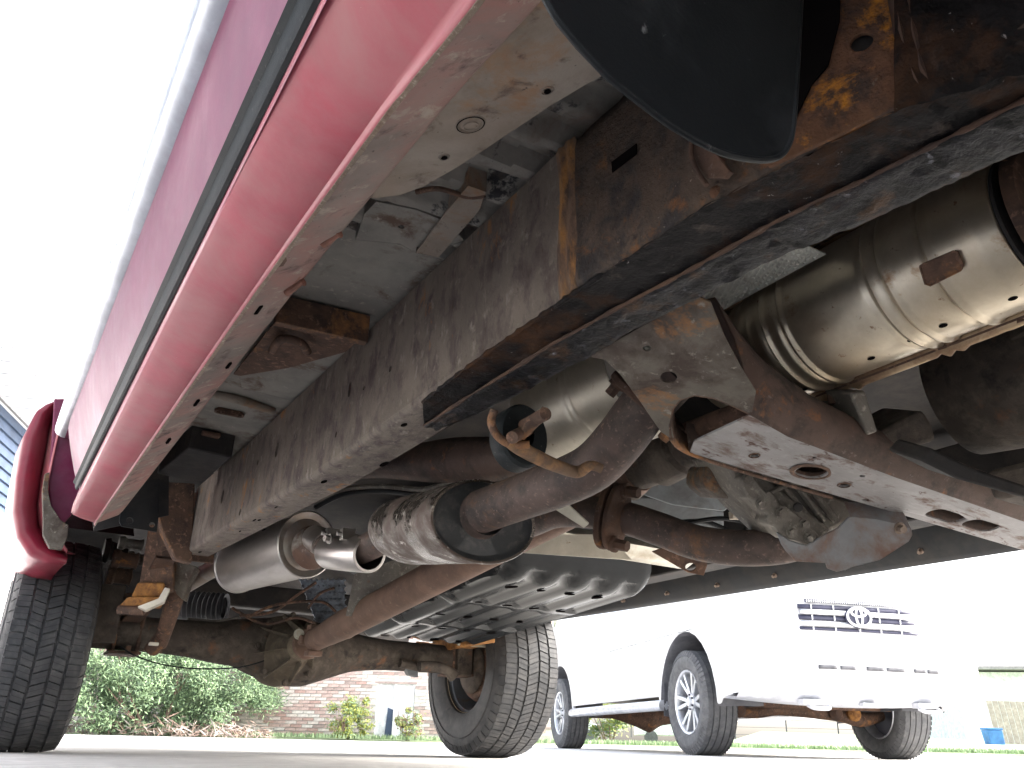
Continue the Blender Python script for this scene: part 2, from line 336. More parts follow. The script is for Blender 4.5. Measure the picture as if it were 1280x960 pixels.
# black rubber moulding between door and rocker, then the door skin with its bright trim strip
TN = [(.1235, .655), (.1205, .662), (.1165, .668), (.1150, .690), (.1140, .712), (.1150, .724), (.122, .727)]
TF = [(.1400, .628), (.1375, .631), (.1345, .634), (.1335, .640), (.1325, .650), (.1330, .656), (.138, .658)]
def secY(pairs, mat, name, **k):
    """pairs: list of section rows already in 3-D"""
    m = MB(); m.grid(pairs); return part(name, m, mat, **k)
def railline(A, B, off=(0, 0), n=30, y0=None, y1=None):
    """points on the 3-D line A->B sampled, shifted in x and z"""
    out = []
    for i in range(n+1):
        y = lerp(y0, y1, i/n); t = (y-A.y)/(B.y-A.y); out.append(V((lerp(A.x, B.x, t)+off[0], y, lerp(A.z, B.z, t)+off[1])))
    return out
def multi(name, mat, lines, **k):
    m = MB(); m.grid(list(zip(*lines))); return part(name, m, mat, **k)
A1, B1 = P(390, 0, X=.120), P(84, 632, X=.1345)
A2, B2 = P(363, 0, X=.112), P(80, 630, X=.1290)
A3, B3 = P(285, 0, X=.082), P(112, 480, X=.088)
Y0, Y1 = -.2, 2.55
L = lambda A, B, o=(0, 0): railline(A, B, o, 36, Y0, Y1)
multi('door_moulding', 'rubber_trim', [L(A1, B1, (.006, -.002)), L(A1, B1, (.001, .0)), L(A1, B1, (-.002, .006)), L(A2, B2, (.0035, -.012)), L(A2, B2, (-.003, -.006)), L(A2, B2, (-.001, 0)), L(A2, B2, (.006, .002))])
E1, F1 = V((.088, Y0, .90)), V((.100, Y1, .90))
def bezier(a, b, c, n):
    return [(a*(1-t)**2+b*2*t*(1-t)+c*t*t) for t in [i/n for i in range(n+1)]]
rows = []
for i in range(37):
    y = lerp(Y0, Y1, i/36)
    p0 = railline(A2, B2, (.003, .001), 1, y, y+1)[0]; q = railline(A3, B3, (0, 0), 1, y, y+1)[0]; q.z = lerp(.90, .87, i/36)
    q.x = lerp(.083, .079, i/36); q.y = y
    mid = V(((p0.x*.35+q.x*.65), y, (p0.z*.45+q.z*.55)))
    rows.append(bezier(p0, mid, q, 8)+[V((.080, y, 1.0)), V((.10, y, 1.25)), V((.16, y, 1.3)), V((.6, y, 1.32))])
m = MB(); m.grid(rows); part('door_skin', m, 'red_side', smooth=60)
rows = []
for i in range(37):
    y = lerp(Y0, Y1+.2, i/36); z = lerp(.885, .90, i/36)
    rows.append([V((.083, y, z-.005)), V((.072, y, z-.004)), V((.059, y, z+.003)), V((.0525, y, z+.012)), V((.0505, y, z+.026)), V((.053, y, z+.04)), V((.07, y, z+.05)), V((.09, y, z+.05))])
m = MB(); m.grid(rows); part('side_trim_strip', m, 'chrome', smooth=60)
multi('sill_backing', 'red_side', [L(A1, B1, (.006, -.022)), L(A1, B1, (.010, .0)), L(A2, B2, (.010, .0)), L(A2, B2, (.006, .02))])
m = MB(); m.plate([P(x, y, Y=3.04) for x, y in ((68, 498), (110, 498), (104, 600), (92, 640), (80, 655), (64, 645), (60, 600), (64, 560))], (0, .02, 0)); part('cab_corner', m, 'red_side', bevel=.004)
# cab back, bed side and wheel-arch flare
AX = V((1.28, 3.79, .38))
OUTL = [(74, 500), (58, 506), (47, 514), (31, 545), (22, 595), (19, 639), (25, 670), (41, 692), (58, 700), (83, 704)]
INNL = [(80, 506), (72, 514), (62, 529), (57, 560), (50, 600), (45, 632), (47, 657), (57, 677), (68, 686), (83, 692)]
rows = []
for (a, b) in zip(OUTL, INNL):
    p, q = P(*a, Y=3.08), P(*b, Y=3.14); r = []
    for k in range(9):
        t = k/8; c = p.lerp(q, t); c.y -= .030*math.sin(math.pi*t)+.0*t; r.append(c)
    rows.append([p+V((.01, .9, 0)), p+V((-.012, .5, -.004)), p+V((-.014, .25, -.003)), p+V((-.006, .06, 0))]+r+[q+V((.004, .02, .004)), q+V((.03, .05, .01))])
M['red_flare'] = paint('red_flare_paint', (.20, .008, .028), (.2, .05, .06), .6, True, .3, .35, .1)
m = MB(); m.grid(rows); part('wheel_arch_flare', m, 'red_flare', smooth=70, solid=.003)
INR = [(82, 508), (77, 525), (72, 548), (66, 575), (61, 600), (60, 625), (62, 645), (68, 660), (76, 674), (84, 688)]
rows = []
for (a, b) in zip(INNL, INR):
    p, q = P(*a, Y=3.15), P(*b, Y=3.02); rows.append([p, p.lerp(q, .3)+V((0, .012, 0)), p.lerp(q, .7)+V((0, .01, 0)), q])
m = MB(); m.grid(rows); part('bed_corner', m, 'red', smooth=70, solid=.003)
m = MB()
g = [(62, 590), (60, 612), (64, 632), (76, 650), (86, 656), (84, 672), (78, 686), (62, 684), (54, 668), (54, 640), (53, 612), (56, 592)]
a = [P(px, py, Y=2.98) for px, py in g]; m.hexa(a, [p+V((0, .035, 0)) for p in a]); part('silver_edge_guard', m, 'gusset', bevel=.002)
m = MB(); a = [V((.085, 2.60, .98)), V((.085, 3.15, .98)), V((.09, 3.28, 1.12)), V((.09, 4.3, 1.12)), V((.085, 5.4, .75)), V((.11, 5.4, 1.25)), V((.11, 2.60, 1.25))]
m.plate(a, (.03, 0, 0)); part('bed_side', m, 'red_side', smooth=0)
m = MB(); m.box((1.3, 1.2, 1.3), (2.3, 3.2, .04)); m.box((1.3, 4.0, 1.0), (2.3, 2.7, .04)); part('sun_lid_and_bed_floor', m, 'dark', smooth=0)  # unseen slabs; the cab lid is added to keep sun from leaking in
# driver side sill, seen from its inner side
m = MB()
A, B = P(1280, 687, X=2.36), P(690, 776, X=2.36)
def fs(y, o): t = (y-A.y)/(B.y-A.y); return V((2.36+o[0], y, lerp(A.z, B.z, t)+o[1]))
rows = [[fs(y, o) for o in ((-.10, .24), (-.05, .06), (-.012, .012), (0, 0), (.006, .0), (.012, .012), (.05, .03), (.10, .10), (.12, .5), (.10, .75))] for y in [-.3+3.75*i/30 for i in range(31)]]
m.grid(rows); part('far_rocker_panel', m, 'dark_gloss', smooth=60)
for k in range(9):
    y = .9+.28*k; p = fs(y, (-.03, .035))
    bolt(p, (-1, 0, -.6), .006, .012, TR, 'bolt', 'clip')

# ---- inner sill and floor
def wv(*pq): return pq
m = MB(); rows = []
for i in range(61):
    y = -.3+2.95*i/60; t = i/60
    b0 = zp(y)+.001
    j = .002*noise.noise(V((3, y*9, 0)))
    rows.append([V((.209, y, b0)), V((.2105, y, b0+.012)), V((.222+j, y, b0+.018)), V((.246+j*.5, y, b0+.0325)), V((.266, y, b0+.045)), V((.275, y, b0+.058)), V((.282, y, b0+.10)), V((.290, y, .868))])
m.grid(rows); part('inner_sill', m, 'sill', smooth=50)
SN = V((.60, 0, -1)).normalized(); SP = V((.222, 0, .634))
def ONS(x, y, o=.0015): return PLN(x, y, SP, SN)+SN*o
# overlapped sheet edge along the sill, with dark weep slots
m = MB()
for (x0, y0_), (x1, y1_) in (((622, 0), (470, 168)), ((470, 168), (398, 262)), ((398, 262), (352, 330))):
    a, b = ONS(x0-6, y0_), ONS(x1-6, y1_); n = SN*.003; d = V((.006, 0, .0036))
    m.hexa([a, b, b+d, a+d], [p+n for p in (a, b, b+d, a+d)])
part('sheet_edge', m, 'rust_brown')
for px, py, l in ((548, 62, .02), (478, 152, .02), (402, 258, .02), (380, 282, .03), (322, 385, .035), (285, 455, .03), (210, 550, .04), (245, 502, .04)):
    c = ONS(px, py, .0015); m = MB(); m.box(c, (.005, l*.8, .006), Matrix.Rotation(R_(-31), 3, 'Y')); part('weep_slot', m, 'hole', smooth=0)

# front inner panel with rubber plug
def PZ(l, z): return [P(x, y, Z=z(x, y) if callable(z) else z) for x, y in l]
zf = lambda x, y: .655+.045*max(0, min(1, ((x-600)*.62+(y-100)*.78+90)/170))
out = [(640, -60), (622, 0), (540, 88), (470, 166), (415, 222), (418, 235), (440, 244), (470, 247), (500, 243), (530, 232), (565, 212), (600, 190), (640, 163), (690, 130), (730, 106), (760, 90), (800, 60), (860, 10), (900, -60)]
m = MB()
hs_ = [circ(P(588, 155, Z=.675), .0135, P(600, 160, Z=.675)-P(588, 155, Z=.675), P(586, 170, Z=.675)-P(588, 155, Z=.675), 24)]
for hx, hy in ((684, 113), (555, 196)):
    c = P(hx, hy, Z=.68); hs_.append(circ(c, .0035, X_, Y_, 14))
gx, gy = X_, Y_
hs_[0] = circ(P(588, 155, Z=.675), .0125, X_, Y_, 24)
p0 = P(470, 166, Z=.655); pn = (P(760, 90, Z=.70)-p0).cross(P(440, 244, Z=.665)-p0).normalized()
if pn.z > 0: pn = -pn
t1 = pn.orthogonal().normalized(); t2 = pn.cross(t1)
FP = lambda x, y: PLN(x, y, p0, pn)
m.plate([FP(x, y) for x, y in out], -pn*.002, [circ(FP(588, 155), .0125, t1, t2, 24), circ(FP(684, 113), .0032, t1, t2, 14), circ(FP(555, 196), .003, t1, t2, 14)])
# bead ring around big hole and raised dimples round the small ones
for (x, y, r) in ((588, 155, .0135), (684, 113, .006), (555, 196, .0055)):
    c = FP(x, y); m.revolve(c, c+pn, [(0, r*1.25), (.0015, r*1.12), (.0015, r*1.0), (-.001, r*.93)], 24)
part('floor_bracket_panel', m, 'primer_brown', bevel=.0006)
m = MB(); cq = FP(588, 155)+pn*.0012; m.tube(circ(cq, .0148, t1, t2, 32)+[circ(cq, .0148, t1, t2, 32)[0]], .0008, 6, smooth=False); part('plug_shade_ring', m, 'hole')  # hole-black ring paints a dark shade line round the plug
for (x, y) in ((684, 113), (555, 196)):
    m = MB(); m.plate(circ(FP(x, y)+pn*.0015, .0038, t1, t2, 16), pn*.0004); part('panel_hole', m, 'hole', smooth=0)
c = FP(588, 156); m = MB(); m.revolve(c-pn*.003, c+pn, [(0, 0), (0, .0128), (.002, .0125), (.003, .0098), (.0042, .0085), (.0042, 0)], 28); m.revolve(c-pn*.003, c+pn, [(.0042, .0085), (.0055, .0082), (.0055, .0070), (.0042, .0066)], 28)
part('floor_plug', m, 'primer_brown')
# the folded flange on the edge of that panel
m = MB(); e = [FP(x, y) for x, y in out[6:19]]
m.grid([[p for p in e], [p+V((.004, .003, .010)) for p in e], [p+V((.006, .004, .04)) for p in e]]); part('panel_flange', m, 'primer_brown', solid=.0015)

# corrugated floor pan
def floorz(x, y):
    z = .866
    if y < 1.16:
        f = (y*1.0+x*.12)/.074; z += -.024*(.5+.5*math.tanh(6*math.sin(2*math.pi*f)))*max(0, min(1, (1.16-y)/.05))
    if 1.60 < y < 1.68: z -= .0
    return z
m = MB(); rows = []
ys = [-.4+i*.008 for i in range(200)]+[1.2+i*.05 for i in range(32)]
for y in ys: rows.append([V((x, y, floorz(x, y))) for x in (.20, .26, .32, .38, .44, .5, .56, .62, .7, .82)])
k_ = 200; m.grid(rows[k_-6:]); part('floor_pan', m, 'primer')
m = MB(); m.grid(rows[:k_-5]); part('corrugated_floor_pan', m, M.setdefault('flaked', layered('flaking_grey_floor_paint', (.20, .185, .165), [((.26, .24, .21), 7, .56, .12), ((.030, .029, .031), 10, .565, .025, .9), ((.12, .09, .07), 9, .60, .08)], .8, 0, .2, 120, .3)), smooth=50)
m = MB(); rows = []
for y in [-.4+i*.1 for i in range(62)]:
    rows.append([V((x, y, z)) for x, z in ((.80, .868), (.84, .90), (.95, .93), (1.25, .95), (1.45, .93), (1.55, .87), (1.8, .86), (2.1, .86), (2.38, .86))])
m.grid(rows); part('centre_floor_pan', m, 'dark')
# ends close the underbody off from the engine bay
m = MB(); m.box((1.4, -.42, .85), (2.3, .03, .75)); part('firewall_panel', m, 'dark', smooth=0)
m = MB(); m.box((1.3, 5.3, .8), (2.3, .03, .5)); part('tail_panel', m, 'dark', smooth=0)
# the front of the truck, behind the camera
for xa, xb in ((.06, .42), (2.15, 2.42)):
    m = MB(); m.grid([[V((x, AX.y+math.cos(R_(t))*.50, AX.z+math.sin(R_(t))*.50)) for x in (xa+.06, xb)] for t in range(128, 50, -8)]); part('wheel_house', m, 'dark')
m = MB(); m.box((1.3, -.95, 1.12), (2.36, 2.1, .30)); m.box((1.3, -1.98, .78), (2.36, .16, .55)); part('front_body', m, 'red', bevel=.05)
m = MB(); m.box((1.35, -.9, .66), (.9, .9, .5)); part('engine', m, 'dark', bevel=.06)
m = MB(); m.tube([V((.25, -.75, .39)), V((2.3, -.75, .39))], .05, 16); part('front_axle', m, 'axle')

# large shallow plug and hat bracket with a hole
def plug(px, py, r, z, mat='primer_brown', r2=None):
    c = P(px, py, Z=z); m = MB()
    m.revolve(c+Z_*.004, c-Z_*.1, [(0, r*1.12), (.002, r*1.1), (.006, r*1.02), (.006, r*.92), (.003, r*.88), (.0035, 0)], 32); return part('floor_plug', m, mat)
plug(418, 367, .027, .862)
m = MB()
o = [(444, 300), (455, 268), (470, 252), (520, 262), (560, 278), (580, 300), (540, 318), (520, 316), (500, 305)]
c = P(502, 284, Z=.84)
m.plate(PZ(o, .84), (0, 0, .003), [circ(c, .0055, X_, Y_, 16)])
e = PZ(o, .84); m.grid([e+[e[0]], [p+Z_*.022 for p in e]+[e[0]+Z_*.022]])
part('hat_bracket', m, 'primer', bevel=.001)
m = MB(); m.revolve(c, c-Z_, [(0, .010), (.003, .009), (.003, .006), (-.002, .0056)], 20); part('bracket_boss', m, 'primer')
# angled brace beside it running to the rail
m = MB(); a = PZ([(520, 316), (548, 322), (600, 262), (608, 240), (585, 232), (560, 262)], .828); m.plate(a, (0, 0, .004)); m.grid([a, [p+Z_*.035 for p in a]]); part('floor_brace', m, 'primer_brown', bevel=.001)
m = MB(); m.tube([P(x, y, Z=.83) for x, y in ((520, 240), (548, 236), (585, 246), (606, 244))], .004, 8); part('bracket_flange_wire', m, 'rust_brown')
# black overspray patches on the corrugations
for i, (px, py, s_) in enumerate(((722, 128, 1.), (683, 160, 1.15), (642, 195, 1.15), (622, 180, .6), (655, 210, .8))):
    pass
# body crossmember pocket (dark) with rusty inner bracket
m = MB()
o = PZ([(292, 468), (345, 402), (452, 428), (432, 440), (360, 460), (300, 470)], .838)
m.plate(o, (0, 0, .004)); part('body_mount_plate', m, 'rust_brown')
m = MB(); a, b = P(345, 402, Z=.80), P(460, 428, Z=.80)
m.hexa([a, b, b+V((0, .0, .06)), a+V((0, 0, .06))], [p+V((0, .02, 0)) for p in (a, b, b+V((0, .0, .06)), a+V((0, 0, .06)))])
m.tube([P(340, 440, Z=.82), P(352, 424, Z=.815), P(375, 428, Z=.812), P(385, 440, Z=.815)], .009, 12); part('body_mount_bracket', m, 'rust_brown', bevel=.002)
for o, z, n_ in (([(300, 470), (372, 455), (420, 470), (362, 500), (330, 492), (302, 486)], .855, 'primer'),
                 ([(372, 455), (432, 438), (470, 448), (440, 470), (405, 468)], .848, 'primer')):
    m = MB(); a = PZ(o, z); m.plate(a, (0, 0, .003)); m.grid([a+[a[0]], [p+Z_*.012 for p in a]+[a[0]+Z_*.012]]); part('floor_reinforcement', m, n_, bevel=.001)
# long stamped rib and oval depression
m = MB(); m.tube([P(264, 492, Z=.858), P(300, 500, Z=.856), P(342, 514, Z=.858)], [.010, .012, .010], 12); part('pressed_rib', m, 'primer_brown')
c = P(287, 515, Z=.862); m = MB()
for r0q, r1q in ((1.0, .86), (.6, .5)):
    a = slot(c, .05*r0q, .014*r0q, X_, Y_, 8); b = slot(c, .05*r1q, .014*r1q, X_, Y_, 8); m.grid([[p-Z_*0 for p in a]+[a[0]], [p-Z_*.006 for p in a]+[a[0]-Z_*.006], [p-Z_*.005 for p in b]+[b[0]-Z_*.005], [p+Z_*.004 for p in b]+[b[0]+Z_*.004]])
part('oval_pressing', m, 'rust_brown')
m = MB(); m.box(P(262, 545, Z=.85), (.05, .05, .012)); part('floor_tab', m, 'rust_brown', bevel=.003)
# dark box standing for the shade of a deep floor recess
m = MB(); a, b, c, d = P(196, 592, Z=.80), P(235, 560, Z=.80), P(290, 572, Z=.80), P(250, 606, Z=.80)
m.hexa([a, b, c, d], [p+Z_*.07 for p in (a, b, c, d)]); part('recess_shade_box', m, 'dark', bevel=.004)
# small orange rusty clips on the sill
for (px, py, l) in ((415, 292, 1.), (370, 353, 1.)):
    c = ONS(px, py, .005); m = MB(); d = (ONS(px+18, py-12, .005)-c)
    m.tube([c-d*.8, c-d*.3, c+d*.5], [.0055, .005, .003], 10); m.revolve(c+d*.35, c+d, [(0, .0062), (.002, .0062), (.003, .004), (.003, 0)], 14)
    m.box(c-SN*.004, (.012, .05, .002), Matrix.Rotation(R_(-36), 3, 'Y')); part('wiring_clip', m, 'rust_bright' if 0 else M.setdefault('rust_pink', layered('salmon_rust', (.22, .10, .07), [((.13, .06, .04), 30, .55, .1)], .8, 0, .4, 120)), bevel=.001)

# ---- main frame rail (passenger side)
XR = .53
railtop = lambda y: .83+.012*max(0, (y-.9))/1.0+.02*max(0, y-2.3)
railbot = lambda y: .589 if y < 1.7 else .589+.038*(y-1.7)
def P530(px, py): return P(px, py, X=XR)
m = MB(); holes = []
for px, py, ry, rz in ((437, 487, .007, .017), (455, 485, .0045, .0045), (488, 461, .0065, .006), (278, 621, .014, .022), (346, 562, .012, .020), (300, 640, .009, .010), (322, 578, .008, .008), (420, 543, .004, .007)):
    holes.append(circ(P530(px, py), ry, Y_, Z_, 14, rz))
ysr = [.735+.05*i for i in range(46)]
bot = [V((XR, y, railbot(y)+.012)) for y in ysr]; top = [V((XR, y, railtop(y))) for y in ysr[::-1]]
m.plate(bot+top, (.005, 0, 0), holes); part('frame_rail_side', m, 'rail')
# bottom of the rail with the rounded corner
m = MB(); rows = []
for y in ysr:
    z = railbot(y); rows.append([V((XR+.0, y, z+.014)), V((XR+.001, y, z+.008)), V((XR+.004, y, z+.003)), V((XR+.010, y, z)), V((.585, y, z)), V((.640, y, z))])
    w_ = .628-(y-.7)*.010
    rows[-1][4].x = lerp(XR, w_, .6); rows[-1][5].x = w_
m.grid(rows); ob = part('frame_rail_bottom', m, 'rail', smooth=60)
m = MB(); rows = [[V((.629-(y-.7)*.010, y, railbot(y)-.0005)), V((.631-(y-.7)*.010, y, railbot(y)+.003)), V((.632-(y-.7)*.010, y, railtop(y)))] for y in ysr]
m.grid(rows); m.grid([[V((XR, y, railtop(y))), V((.63, y, railtop(y)))] for y in ysr]); part('frame_rail_inner', m, 'rail')
PB = lambda px, py, o=0: P(px, py, Z=.587-o) 
def botp(px, py, dz=.0006):
    for _ in range(1): q = P(px, py, Z=.589)
    for _ in range(6): q = P(px, py, Z=railbot(q.y)-dz)
    return q
for px, py, r, r2 in ((405, 602, .009, .0045), (324, 650, .006, .003), (505, 531, .006, .004), (480, 580, .012, .005), (330, 662, .014, .003), (318, 650, .010, .002), (345, 634, .007, .002), (250, 690, .010, .004), (300, 664, .006, .002)):
    m = MB(); c = botp(px, py); m.plate(circ(c, r2*1.2, X_, Y_, 12, r*1.6), (0, 0, -.0008)); part('rail_hole', m, 'hole', smooth=0)
# rail end and rusty end bracket
m = MB(); a = P(220, 700, X=.53); yy = 3.0
m.box((.58, 3.01, .74), (.10, .012, .24)); part('rail_end_cap', m, 'rust_brown', bevel=.004)
m = MB()
a = [P(x, y, Y=2.93) for x, y in ((244, 604), (206, 602), (196, 640), (203, 665), (219, 698), (240, 704))]
m.hexa(a, [p+V((.0, .05, 0)) for p in a]); part('spring_hanger', m, 'rust_brown', bevel=.005)
# forward reinforced section with weld seam
m = MB()
fr_bot = [(724, 362), (760, 338), (820, 297), (880, 258), (940, 228), (1000, 198), (1060, 168), (1130, 132), (1200, 98), (1290, 55), (1420, -10)]
fb = [P(x, y, Z=.588) for x, y in fr_bot]
for p in fb: p.x = max(p.x, .526) if p.y > .45 else p.x
rows = []
zs = [.588, .594, .604, .62, .66, .70, .74, .78, .80, .815]
for p in fb[::1]:
    rows.append([V((p.x-.002+(.004 if k == 0 else .001 if k == 1 else 0)+.0035*noise.noise(V((p.y*25, z*25, 1))), p.y, z)) for k, z in enumerate(zs)])
fine = []
for i in range(len(rows)-1):
    for k in range(8):
        t = k/8; fine.append([rows[i][j].lerp(rows[i+1][j], t)+V((.0022*noise.noise(V((rows[i][j].lerp(rows[i+1][j], t).y*60, j*2.3, 4))), 0, 0)) for j in range(len(zs))])
fine.append(rows[-1]); m.grid(fine)
part('frame_rail_front', m, 'rail_front', smooth=60, solid=.004)
m = MB(); rows = []
for i in range(70):
    t = i/69; zz = lerp(.828, .592, t); ym = .742-.006*math.sin(t*6)-.012*t; rows.append([V((.5285-h-.0010*noise.noise(V((zz*90, k, 2))), ym+o_+.0016*noise.noise(V((zz*60, 7, k))), zz)) for k, (o_, h) in enumerate(((-.022, 0), (-.014, .001), (-.009, .0035), (-.004, .004), (0, .0015), (.006, .001), (.011, .0045), (.016, .003), (.022, .001), (.032, -.004)))])
m.grid(rows); part('weld_seam', m, M.setdefault('rust_weld', layered('rusty_weld', (.16, .10, .065), [((.07, .048, .038), 30, .54, .08), ((.34, .165, .055), 14, .59, .06)], .85, 0, .8, 110, .3, 0, .6, (1, 1, .5))), smooth=70)
# rectangular slot in the reinforced section
m = MB(); a = [P(x, y, X=.5235) for x, y in ((765, 203), (796, 180), (796, 193), (766, 216))]; m.plate(a, (-.0012, 0, 0)); part('rail_slot', m, 'hole', smooth=0)

# bottom flanges in undercoating: strip between outer corner and lap, then lapped plate
def strip(name, e0, e1, z0, z1, mat, n=90, amp=.002, rowsn=8, seed=0, **k):
    def along(e, t):
        f = t*(len(e)-1); i = min(int(f), len(e)-2); u = f-i
        return e[i][0]+(e[i+1][0]-e[i][0])*u, e[i][1]+(e[i+1][1]-e[i][1])*u
    m = MB(); rows = []
    for i in range(n+1):
        t = i/n; a = P(*along(e0, t), Z=z0(t) if callable(z0) else z0); b = P(*along(e1, t), Z=z1(t) if callable(z1) else z1); r = []
        for j in range(rowsn+1):
            q = a.lerp(b, j/rowsn); q.z += amp*noise.noise(V((q.x*70+seed, q.y*45, 0)))+amp*.7*noise.noise(V((q.x*160+seed, q.y*120, 5))); r.append(q)
        rows.append(r)
    m.grid(rows); return part(name, m, mat, **k)
outer = [(528, 503), (580, 462), (640, 420), (690, 386), (724, 362), (760, 338), (820, 297), (880, 258), (940, 228), (1000, 198), (1060, 168), (1130, 132), (1200, 98), (1290, 55), (1420, -10)]
crease = [(530, 532), (580, 499), (640, 462), (690, 430), (724, 412), (770, 386), (845, 347), (915, 308), (965, 280), (1020, 252), (1080, 225), (1150, 190), (1210, 160), (1290, 120), (1420, 60)]
inner = [(546, 537), (600, 515), (655, 488), (700, 464), (735, 446), (790, 412), (870, 372), (935, 338), (990, 312), (1050, 290), (1100, 268), (1160, 240), (1220, 213), (1290, 182), (1420, 125)]
strip('undercoated_flange', outer, crease, .5868, .5862, 'tar', amp=.0032, seed=3, smooth=70)
strip('lapped_flange_plate', crease, inner, .5835, .580, 'tar_blue', amp=.0035, seed=9, smooth=70, solid=.004)
def edge_tube(name, e, z, r, mat, n=60, jit=.35):
    pts = []
    for i in range(n+1):
        f = i/n*(len(e)-1); k = min(int(f), len(e)-2); u = f-k
        pts.append(P(e[k][0]+(e[k+1][0]-e[k][0])*u, e[k][1]+(e[k+1][1]-e[k][1])*u, Z=z))
    m = MB(); m.tube(pts, [r*(1+jit*noise.noise(p*70)) for p in pts], 8, smooth=False); return part(name, m, mat, smooth=70)
edge_tube('weld_seam', crease, .5835, .0024, 'rust', jit=1.0)
edge_tube('rail_corner_bead', outer[:6], .588, .003, 'tar', jit=1.2)
# inner wall rising from that flange
m = MB(); rows = [[P(x, y, Z=.582), P(x, y, Z=.582)+V((.0, 0, .22))] for x, y in inner]; m.grid(rows); part('frame_rail_inner_front', m, 'dark')
# drip of sealer
m = MB(); c = P(617, 458, Z=.585); m.revolve(c+Z_*.002, c-Z_, [(0, .014), (.003, .0125), (.006, .006), (.007, 0)], 18); part('sealer_blob', m, 'tar_blue')

# big spring-mount bracket in heavy rust, upper right
m = MB()
o = [(990, 150), (1012, 105), (1030, 80), (1044, 40), (1050, -10), (1056, -60), (1190, -60), (1185, 0), (1190, 60), (1200, 90), (1160, 112), (1130, 128), (1060, 162), (1000, 190), (960, 208), (955, 190), (975, 180)]
BY = .40
pb0 = V((.52, .36, .66)); pbn = V((-.88, -.44, -.05)).normalized()
FB = lambda x, y: PLN(x, y, pb0, pbn)
b1 = pbn.orthogonal().normalized(); b2 = pbn.cross(b1)
m.plate([FB(x, y) for x, y in o], -pbn*.005, [circ(FB(1077, 52), .0095, b1, b2, 24)]); part('suspension_bracket', m, M.setdefault('rust_patch', layered('orange_patched_rust', (.115, .058, .034), [((.040, .028, .024), 18, .55, .07), ((.42, .17, .02), 13, .575, .05), ((.15, .12, .10), 70, .67, .05)], .9, 0, 1., 90, .2, 0, 1.)), bevel=.001)
m = MB(); m.plate([FB(x, y)+pbn*.004 for x, y in ((994, -90), (1056, -90), (1050, 30), (1036, 85), (1016, 108), (996, 150), (970, 160))], -pbn*.002); part('cavity_shade_sheet', m, 'hole')  # black sheet over the rail stands for a shaded cavity
m = MB(); m.plate([FB(x, y)-pbn*.012 for x, y in ((1050, 20), (1110, 20), (1110, 90), (1050, 90))], -pbn*.002); part('bracket_hole_shade', m, 'dark')  # dark sheet behind the bracket hole paints its inner shade
m = MB(); rows = []
for k, (x, y) in enumerate(((1108, -60), (1112, 0), (1120, 45), (1130, 90), (1142, 118))):
    rows.append([FB(x+dx, y+3*math.sin(k+dx)) + pbn*h for dx, h in ((0, 0), (8, .010), (16, .002), (24, .012), (34, .004))])
m.grid(rows); part('folded_flange', m, 'rust', smooth=70, solid=.003)
# scaly tar-covered upper body of the rail, far upper right
m = MB(); rows = []
for i in range(40):
    r = []
    for j in range(30):
        x, y = 1120+i*8, -70+j*(7.6-.083*i)
        q = PLN(x, y, pb0, pbn); q = q + pbn*(.012+.006*noise.noise(V((x*.03, y*.03, 2)))+.002*noise.noise(V((x*.11, y*.11, 4)))); r.append(q)
    rows.append(r)
m.grid(rows); part('scaled_rail_upper', m, 'tar', smooth=70)
# small torn tab on the rail
m = MB(); tb = [P(x, y, X=.515) for x, y in ((866, 168), (884, 176), (912, 214), (905, 222), (884, 222), (872, 208), (866, 190))]
m.plate(tb, (.006, 0, 0)); m.tube([P(x, y, X=.51) for x, y in ((866, 170), (864, 192), (872, 215), (884, 232))], .003, 8); part('torn_tab', m, 'rust', bevel=.001)
m = MB(); c = P(890, 238, X=.519); m.revolve(c+X_*.004, c-X_, [(0, .007), (.003, .005), (.005, 0)], 9); part('rust_scab', m, 'rust_patch')

# ---- transmission crossmember
CY0, CY1 = .765, .905
def czb(x): return .522-.035*min(1, max(0, (x-.9)/.8))        # underside height
edge_f = [P(939, 517, Y=CY0), P(1280, 652, Y=CY0)]; edge_r = [P(860, 566, Y=CY1), P(1280, 688, Y=CY1)]
def onl(e, t): return e[0].lerp(e[1], t)
# underside with slots and holes
def PCM(px, py):  # point on the underside sheet
    n_ = (edge_f[1]-edge_f[0]).cross(edge_r[0]-edge_f[0]).normalized(); return PLN(px, py, edge_f[0], n_)
cn = (edge_f[1]-edge_f[0]).cross(edge_r[0]-edge_f[0]).normalized()
if cn.z > 0: cn = -cn
cx = (edge_r[1]-edge_r[0]).normalized(); cy = cn.cross(cx).normalized()
hl = [slot(PCM(1014, 590), .022, .018, cx, cy), circ(PCM(943, 569), .0065, cx, cy, 16, .0055), circ(PCM(1055, 606), .010, cx, cy, 14, .007), circ(PCM(1078, 595), .006, cx, cy, 12, .004),
      circ(PCM(1082, 625), .0075, cx, cy, 14, .005), slot(PCM(1182, 645), .055, .018, cx, cy, 10), slot(PCM(1226, 657), .05, .018, cx, cy, 10), circ(PCM(1018, 572), .003, cx, cy, 10)]
m = MB(); far_f, far_r = onl(edge_f, 1.75), onl(edge_r, 1.75)
m.plate([PCM(862, 566), PCM(868, 552), PCM(880, 546), PCM(938, 519), PCM(952, 526), PCM(985, 545), PCM(1025, 560), PCM(1120, 596), PCM(1280, 652), far_f, far_r, PCM(1280, 688)], -cn*.003, hl)
part('crossmember_underside', m, 'cm_bottom')
